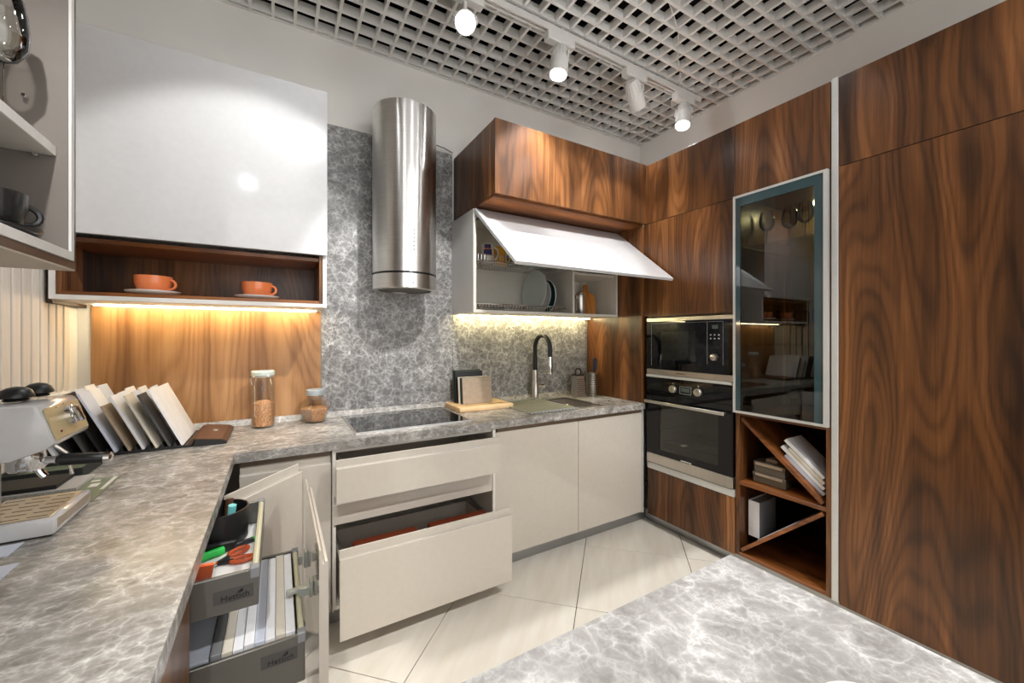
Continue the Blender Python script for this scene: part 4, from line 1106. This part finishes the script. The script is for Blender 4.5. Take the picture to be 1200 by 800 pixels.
# ------------------------------------------------------------------ jars
def jar_tall(x, y):
    j = thing('storage_jar', 'tall clip-top glass jar half full of buckwheat', 'jar', (x, y, TOPZ))
    r = .054
    obj('glass_body', lathe(bmesh.new(), [(0, .001), (r - .006, .0005), (r, .008), (r, .235), (r - .008, .252), (r - .008, .262), (r - .011, .262), (r - .011, .252), (r - .003, .233), (r - .003, .010), (0, .005)], (x, y, TOPZ + .0003), 36, cap=False), 'glass', j)
    obj('contents', lathe(bmesh.new(), [(0, .006), (r - .004, .010), (r - .004, .125), (r * .5, .137), (0, .140)], (x, y, TOPZ + .0003), 32), 'grain', j)
    obj('seal', lathe(bmesh.new(), [(r - .010, .262), (r - .003, .262), (r - .003, .268), (r - .010, .268)], (x, y, TOPZ), 32), 'porcelain', j)
    obj('lid', lathe(bmesh.new(), [(0, .268), (r - .002, .268), (r, .272), (r, .290), (r - .006, .296), (0, .297)], (x, y, TOPZ), 32), plain('pale_lid_glass', srgb(206, 216, 204), .12, coat=.4), j)
    bm = bmesh.new()
    a = math.radians(215)
    tube(bm, [(x + (r + .002) * math.cos(a), y + (r + .002) * math.sin(a), TOPZ + .225), (x + (r + .010) * math.cos(a), y + (r + .010) * math.sin(a), TOPZ + .265), (x + (r + .018) * math.cos(a), y + (r + .018) * math.sin(a), TOPZ + .272)], .003, 6)
    pts = [(x + (r + .0015) * math.cos(2 * PI * k / 28), y + (r + .0015) * math.sin(2 * PI * k / 28), TOPZ + .268) for k in range(28)]
    tube(bm, pts, .0022, 6, closed=True)
    tube(bm, [(x - .005, y - r - .003, TOPZ + .212), (x + .006, y - r - .003, TOPZ + .212), (x + .006, y - r - .002, TOPZ + .200), (x - .005, y - r - .002, TOPZ + .200)], .002, 6, closed=True)
    obj('wire_clip', bm, 'chrome', j)
jar_tall(-.066, 2.455)
def jar_hex(x, y):
    j = thing('storage_jar', 'small faceted glass jar of buckwheat with silver lid', 'jar', (x, y, TOPZ))
    prof = [(0, 0), (.050, 0), (.054, .004), (.082, .072), (.082, .080), (.054, .128), (.044, .134), (.044, .148), (.041, .148), (.041, .133), (.051, .126), (.078, .079), (.078, .073), (.051, .007), (0, .006)]
    obj('glass_body', lathe(bmesh.new(), prof, (x, y, TOPZ + .0003), 6, Matrix.Rotation(.2, 4, 'Z'), cap=False), 'glass', j, smooth=False)
    obj('contents', lathe(bmesh.new(), [(0, .0075), (.050, .0075), (.077, .073), (.077, .079), (0, .070)], (x, y, TOPZ + .0003), 6, Matrix.Rotation(.2, 4, 'Z'), cap=False), 'grain', j, smooth=False)
    obj('lid', lathe(bmesh.new(), [(0, .149), (.047, .149), (.048, .151), (.048, .178), (.045, .181), (0, .181)], (x, y, TOPZ), 32), 'jar_lid', j)
jar_hex(.180, 2.455)

# ------------------------------------------------------------------ rack of leaning samples
rk = thing('sample_rack', 'black ridged rack holding rows of leaning colour samples', 'rack', (-.5, 2.32, TOPZ))
RY0, RY1 = 2.165, 2.475
obj('base', box(bmesh.new(), -.775 + .02, -.316, RY0 - .004, RY1 + .004, TOPZ + .0004, TOPZ + .010, .002), 'black', rk)
lean = math.atan2(.109, .24)
pitch = .0415
xs = [-.345 - i * pitch for i in range(10)]
for i, x in enumerate(xs):
    if i == 0: continue
    bm = bmesh.new()
    prism(bm, [(x + .006, TOPZ + .010), (x + .022, TOPZ + .010), (x + .013, TOPZ + .030)], RY0, RY1, 'xz')
    obj('ridge', bm, 'black', rk)
cols = [('white', 'paper'), ('charcoal', 'plate_grey'), ('ivory', 'paper_y'), ('white', 'paper'), ('taupe', 'taupe'), ('pale grey-blue', 'paper_b'), ('black', 'black'), ('dark grey', 'plate_grey'), ('black', 'black_matt'), ('white', 'paper')]
lens_ = [.268, .245, .245, .245, .205, .262, .262, .245, .25, .262]
ordn = ['first', 'second', 'third', 'fourth', 'fifth', 'sixth', 'seventh', 'eighth', 'ninth', 'tenth']
depth = ['front', 'middle', 'wall-side']
for i, x in enumerate(xs):
    for j in range(3):
        yA = RY0 - .002 + j * .104
        cn, cm = cols[i] if j == 0 else ([('white', 'paper'), ('white', 'paper'), ('white', 'paper'), ('pale grey', 'paper_b')][(i + j) % 4])
        if i == 0: cn, cm = 'white', 'paper'
        L = lens_[i] * (1.0 if j == 0 else (.98 if i == 0 else 1.0 + .03 * ((i * 3 + j) % 3 - .6)))
        bm = box(bmesh.new(), -.008, 0, yA, yA + .102, 0, L, .0008)
        bm.transform(Matrix.Translation((x + .001, 0, TOPZ + .0135)) @ Matrix.Rotation(-lean, 4, 'Y'))
        tag(obj('colour_sample', bm, cm, None, origin=(x, yA + .05, TOPZ + .013)), '%s sample leaning in the black rack, %s row from the copper board, %s place' % (cn, ordn[i], depth[j]), 'sample', 'samples leaning in the black rack')
bb = thing('display_board', 'copper brown display board with small white mark ending the sample rack', 'display board', (-.26, 2.32, TOPZ))
bm = bmesh.new()
prism(bm, [(-.305, TOPZ + .0005), (-.195, TOPZ + .0005), (-.195, TOPZ + .010), (-.215, TOPZ + .020), (-.305, TOPZ + .032)], RY0 - .012, RY1 + .004, 'xz')
obj('wedge', bm, 'black', bb)
bm = bmesh.new()
prism(bm, [(-.307, TOPZ + .0325), (-.213, TOPZ + .0203), (-.194, TOPZ + .0105), (-.194, TOPZ + .0135), (-.212, TOPZ + .0235), (-.306, TOPZ + .0360)], RY0 - .013, RY1 + .004, 'xz')
obj('face_board', bm, 'brown_board', bb)
bm = bmesh.new()
prism(bm, [(-.335, TOPZ + .0100), (-.318, TOPZ + .0100), (-.309, TOPZ + .0340), (-.318, TOPZ + .0340)], RY0 + .002, RY1, 'xz')
obj('stop_ridge', bm, 'brown_board', rk)
nrm = Vector((.0122, 0, .094)).normalized()
def on_board(x): return TOPZ + .0360 - (x + .306) * (.0360 - .0235) / (.306 - .212)
bm = bmesh.new()
for q in ((-.262, -.246, 2.326, 2.334), (-.2565, -.2515, 2.338, 2.352), (-.2635, -.2595, 2.352, 2.362), (-.2485, -.2445, 2.352, 2.362)):
    box(bm, q[0], q[1], q[2], q[3], on_board(q[1]) - .0004, on_board(q[0]) + .0005)
obj('emblem', bm, 'sticker', bb)

# ------------------------------------------------------------------ coffee machine
cm_ = thing('coffee_machine', 'white espresso machine with brushed metal control panel on the left worktop', 'coffee machine', (-.6, 1.47, TOPZ))
Y0, Y1 = 1.365, 1.575
bm = bmesh.new()
box(bm, -.775 + .012, -.618, Y0 + .006, Y1 - .006, TOPZ + .004, 1.10, .008)
obj('column', bm, 'white_gloss', cm_)
bm = bmesh.new()
prism(bm, [(-.763, 1.050), (-.530, 1.040), (-.470, 1.062), (-.458, 1.074), (-.483, 1.160), (-.492, 1.168), (-.763, 1.172)], Y0, Y1, 'xz')
bmesh.ops.bevel(bm, geom=bm.edges[:], offset=.006, segments=2, affect='EDGES', profile=.5)
obj('head', bm, 'white_gloss', cm_)
pd = Vector((-.483 + .458, 0, 1.160 - 1.074)).normalized(); pn_ = Vector((pd.z, 0, -pd.x))
base_p = Vector((-.458, 0, 1.074)) + pd * .008 + pn_ * .0002
def panel_box(y0, y1, s0, s1, h0, h1, bev=0):
    bm = bmesh.new(); b = bmesh.new()
    box(b, h0, h1, y0, y1, s0, s1, bev)
    m_ = Matrix((pn_, Vector((0, 1, 0)), pd)).transposed().to_4x4(); m_.translation = base_p
    b.transform(m_); _join(bm, b); return bm
obj('control_panel', panel_box(Y0 + .012, Y1 - .012, -.002, .078, 0, .004, .003), 'brass_panel', cm_)
kp = base_p + pd * .044 + Vector((0, 1.475, 0)) + pn_ * .004
kb = obj('dial', lathe(bmesh.new(), [(0, 0), (.026, 0), (.025, .012), (.022, .014), (0, .014)], kp, 32, align(pn_)), 'chrome', cm_)
bm = bmesh.new(); b = bmesh.new(); box(b, -.007, .007, -.023, .023, .0145, .026, .003)
b.transform(Matrix.Translation(kp) @ align(pn_) @ Matrix.Rotation(PI / 2 + .3, 4, 'Z')); _join(bm, b)
obj('grip', bm, 'chrome', kb)
obj('indicator', panel_box(1.408, 1.413, .012, .017, .0042, .0058), plain('red_lamp', srgb(120, 30, 20), .3), cm_)
bm = bmesh.new()
for yy, ss in ((1.43, .072), (1.47, .075), (1.51, .072)):
    b = panel_box(yy, yy + .004, ss, ss + .002, .0042, .0050); _join(bm, b)
for ss in (.024, .029): _join(bm, panel_box(1.515, 1.54, ss, ss + .0015, .0042, .0050))
obj('marks', bm, 'black', cm_)
obj('group_head', lathe(bmesh.new(), [(0, 0), (.030, 0), (.034, .006), (.034, .048), (0, .048)], (-.540, 1.47, .997), 28), 'chrome', cm_)
pf = obj('portafilter', tube(bmesh.new(), [(-.510, 1.47, 1.016), (-.488, 1.47, 1.014)], .010, 12), 'chrome', cm_)
obj('handle', tube(bmesh.new(), [(-.4875, 1.47, 1.014), (-.480, 1.47, 1.0135), (-.400, 1.47, 1.006)], [.010, .0155, .0145], 16), 'black', pf)
obj('end_cap', tube(bmesh.new(), [(-.3995, 1.47, 1.006), (-.388, 1.47, 1.005), (-.384, 1.47, 1.0045)], [.0155, .0150, .010], 16), 'chrome', pf)
obj('spout', tube(bmesh.new(), [(-.520, 1.47, .997), (-.515, 1.47, .985), (-.508, 1.47, .975)], .008, 10), 'chrome', pf)
obj('steam_wand', tube(bmesh.new(), [(-.53, 1.555, 1.045), (-.50, 1.562, 1.01), (-.49, 1.565, .95)], .0045, 8), 'chrome', cm_)
tr = B('drip_tray', cm_, 'white_gloss', -.620, -.456, Y0 - .003, Y1 + .003, TOPZ + .003, TOPZ + .042, .006)
B('foot_pad', tr, 'black', -.612, -.462, Y0 + .002, Y1 - .002, TOPZ + .0003, TOPZ + .003, 0)
gp = B('grate', tr, 'steel', -.612, -.468, Y0 + .010, Y1 - .010, TOPZ + .0405, TOPZ + .0445, .001)
bm = bmesh.new()
for r_ in range(6):
    for c_ in range(3):
        x = -.603 + c_ * .046; y = Y0 + .024 + r_ * .030
        box(bm, x, x + .034, y, y + .0035, TOPZ + .0443, TOPZ + .0448)
obj('slot', bm, 'black_matt', gp)
B('front_trim', tr, 'steel', -.4565, -.4548, Y0 + .012, Y1 - .012, TOPZ + .016, TOPZ + .036, 0)
for (x, y, r, n1, l_) in ((-.548, 1.445, .030, 'tamper', 'round black knob-shaped tamper nearer the pull-out drawers on the coffee machine'), (-.545, 1.540, .028, 'measuring_scoop', 'round black scoop behind the tamper on top of the coffee machine')):
    t_ = thing(n1, l_, n1.replace('_', ' '), (x, y, 1.172))
    obj('base', lathe(bmesh.new(), [(0, 0), (r * .7, 0), (r * .75, .004), (r * .6, .006), (0, .006)], (x, y, 1.1725), 24), 'black', t_)
    obj('dome', lathe(bmesh.new(), [(r * .6, .006), (r * 1.0, .009), (r * 1.02, .014), (r * .85, .026), (r * .5, .033), (0, .036)], (x, y, 1.1725), 28, cap=False), 'black', t_)

# things beside the machine
tb = thing('sample_tray', 'shallow black tray behind the coffee machine', 'tray', (-.64, 1.93, TOPZ))
bm = bmesh.new()
tx0, tx1, ty0, ty1 = -.755, -.560, 1.868, 2.05
for q in ((tx0, tx1, ty0, ty0 + .005), (tx0, tx1, ty1 - .005, ty1), (tx0, tx0 + .005, ty0 + .005, ty1 - .005), (tx1 - .005, tx1, ty0 + .005, ty1 - .005)): box(bm, *q, TOPZ + .004, TOPZ + .036)
box(bm, tx0, tx1, ty0, ty1, TOPZ + .0004, TOPZ + .004)
obj('shell', bm, plain('tray_slate', srgb(38, 44, 44), .5), tb)
B('liner', tb, 'leaflet', tx0 + .006, tx1 - .006, ty0 + .006, ty1 - .006, TOPZ + .0042, TOPZ + .012, 0)
tag(B('stone_sample', None, 'gran', -.755, -.528, 1.715, 1.860, TOPZ + .0024, TOPZ + .013, .001), 'light granite sample slab lying beside the drip tray', 'sample slab')
tag(B('tile_sample', None, 'black_matt', -.750, -.575, 1.730, 1.858, TOPZ + .0133, TOPZ + .026, .001), 'black textured tile sample lying on the granite slab', 'tile sample')
lf_ = thing('leaflet', 'green printed leaflet under the granite sample slab', 'leaflet', (-.52, 1.72, TOPZ))
B('sheet', lf_, 'leaflet', -.66, -.458, 1.592, 1.835, TOPZ + .0003, TOPZ + .0018, 0)
for q in ((-.474, -.464, 1.70, 1.83), (-.522, -.500, 1.80, 1.815), (-.512, -.490, 1.74, 1.775)):
    B('print', lf_, 'sticker', q[0], q[1], q[2], q[3], TOPZ + .0019, TOPZ + .0022, 0)
for (x0, x1, y0, y1, lb) in ((-.62, -.463, 1.165, 1.235, 'pale leaflet lying in front of the coffee machine'), (-.66, -.50, 1.285, 1.352, 'white card sticking out beside the drip tray')):
    bm = bmesh.new(); box(bm, x0, x1, y0, y1, TOPZ + .0004, TOPZ + .002)
    tag(obj('paper_card', bm, 'paper_b', None, origin=((x0 + x1) / 2, (y0 + y1) / 2, TOPZ)), lb, 'card')

# ------------------------------------------------------------------ island
isl = thing('island', 'kitchen island with pale grey veined stone top', 'island', (.52, -.2, 0))
obj('top', box(bmesh.new(), .205, .848, -.95, .505, TOPZ - .04, TOPZ, .002), 'stone_island', isl)
B('body', isl, 'walnut', .245, .80, -.91, .455, .08, TOPZ - .0405)
B('plinth', isl, 'plinth', .29, .76, -.86, .41, .0005, .0795)
saucer('white saucer near the edge of the kitchen island', 'porcelain', .601, .172, TOPZ + .0003, .070)

# ------------------------------------------------------------------ track lights
def spot(x, y, z, aim, label, group, power, size=62, blend=.55, rail_z=3.055):
    s = thing('track_spotlight', label, 'spotlight', (x, y, rail_z - .030), group)
    B('adapter', s, 'white', x - .095, x + .095, y - .024, y + .024, rail_z - .070, rail_z - .0185, .003)
    d = (Vector(aim) - Vector((x, y, z))).normalized()
    piv = Vector((x, y, z))
    obj('stem', lathe(bmesh.new(), [(0, 0), (.009, 0), (.009, rail_z - .070 - z - .045), (0, rail_z - .070 - z - .045)], (x, y, z + .045), 12), 'white', s)
    sd = d.cross(Vector((0, 0, 1)))
    sd = sd.normalized() if sd.length > 1e-3 else Vector((1, 0, 0))
    pts = [piv + sd * .056, piv + sd * .056 + Vector((0, 0, .035)), piv + sd * .034 + Vector((0, 0, .050)), piv - sd * .034 + Vector((0, 0, .050)), piv - sd * .056 + Vector((0, 0, .035)), piv - sd * .056]
    obj('yoke', tube(bmesh.new(), pts, .006, 8), 'white', s)
    R_ = align(d)
    can = obj('can', lathe(bmesh.new(), [(0, -.082), (.030, -.082), (.038, -.072), (.047, -.02), (.051, .0), (.052, .092), (.047, .092), (.045, .066), (0, .066)], piv, 32, R_, cap=False), 'white', s)
    bm = bmesh.new()
    for k in range(10):
        a = PI * k / 9 - PI / 2
        c_ = R_ @ Vector((.046 * math.cos(a), .046 * math.sin(a), -.045)); e_ = R_ @ Vector((.053 * math.cos(a), .053 * math.sin(a), -.005))
        f_ = R_ @ Vector((.040 * math.cos(a), .040 * math.sin(a), -.072))
        tube(bm, [piv + f_, piv + c_, piv + e_], .0022, 5)
    obj('cooling_fins', bm, 'white', can)
    obj('lens', lathe(bmesh.new(), [(0, .078), (.0445, .078), (.0445, .072), (0, .072)], piv, 28, R_), 'lens', s)
    ld = bpy.data.lights.new('spot_beam', 'SPOT'); ld.energy = power; ld.spot_size = math.radians(size); ld.spot_blend = blend
    ld.shadow_soft_size = .035; ld.color = (1.0, .99, .975)
    lo = bpy.data.objects.new('spot_beam', ld); COL.objects.link(lo); lo.parent = s
    lo.location = piv + d * .096 - s.location
    lo.rotation_euler = Vector((0, 0, -1)).rotation_difference(d).to_euler()
    return s
def rail(y, x0, x1, label):
    r = thing('track_rail', label, 'light rail', ((x0 + x1) / 2, y, 3.055))
    bm = bmesh.new()
    box(bm, x0, x1, y - .018, y - .008, 3.037, 3.072); box(bm, x0, x1, y + .008, y + .018, 3.037, 3.072); box(bm, x0, x1, y - .008, y + .008, 3.052, 3.072)
    obj('channel', bm, 'white', r)
    B('end_cap', r, 'white', x1, x1 + .03, y - .020, y + .020, 3.035, 3.074, .003)
    bm = bmesh.new()
    x = x0 + .3
    while x < x1: box(bm, x - .004, x + .004, y - .01, y + .01, 3.072, 3.0895); x += .9
    obj('hanger', bm, 'white', r)
    return r
rail(1.815, -.70, 2.63, 'white light rail under the grille carrying the spotlights above the sink')
RG = 'spotlights on the rail in view'
spot(.300, 1.815, 2.93, (-.20, 1.95, 2.05), 'white track spotlight aimed past the white wall cabinet', RG, SPOT_W * .18)
spot(.800, 1.815, 2.88, (.20, .40, 1.75), 'white track spotlight shining straight into the room', RG, SPOT_W * .6, 60)
spot(1.385, 1.815, 2.90, (1.15, 1.72, 1.6), 'white track spotlight with lit lens tilted towards the drawers', RG, SPOT_W * 1.2, 78)
spot(1.990, 1.815, 2.90, (2.75, 2.15, 2.3), 'white track spotlight turned away towards the corner of the tall units', RG, SPOT_W * .08, 80)
spot(2.480, 1.815, 2.90, (2.20, 1.68, 1.9), 'white track spotlight at the capped end of the light rail', RG, SPOT_W * .4)
bm = bmesh.new(); tube(bm, [(1.80, 1.40, 3.10), (1.98, 1.48, 3.085), (2.16, 1.62, 3.078), (2.45, 1.80, 3.076), (2.60, 1.815, 3.076)], .003, 6)
tag(obj('power_cable', bm, 'white', None, origin=(2.2, 1.6, 3.08)), 'thin pale cable running from the ceiling grille to the light rail', 'cable')
rail(.85, -.70, 2.20, 'white light rail crossing the ceiling over the island')
RG2 = 'spotlights on the rail over the island'
for x, aim, pw, sz, what in ((.24, (-.15, 2.2, 1.66), .50, 54, 'the orange cups'), (.85, (.62, 2.56, 1.28), 1.5, 40, 'the hood'),
                       (1.40, (1.55, 1.95, 1.95), .6, 46, 'the raised flap door'), (1.85, (1.95, 2.0, 1.75), .65, 46, 'the tap')):
    spot(x, .85, 2.90, aim, 'white track spotlight over the island aimed at ' + what, RG2, SPOT_W * pw, sz, .3)
rail(-.35, -.70, 2.20, 'white light rail farther behind the island')
RG3 = 'spotlights on the rail behind the island'
for x, aim, pw, what in ((-.25, (-.42, 1.40, 0.95), 1.3, 'the left worktop'), (.6, (.5, .2, .86), .5, 'the island top'), (1.2, (2.26, .6, 1.6), .3, 'the large walnut doors'), (1.7, (1.3, 1.3, 0), 1.6, 'the tiled floor')):
    spot(x, -.35, 2.90, aim, 'white track spotlight behind the island aimed at ' + what, RG3, SPOT_W * pw, 46 if x < 0 else 62)
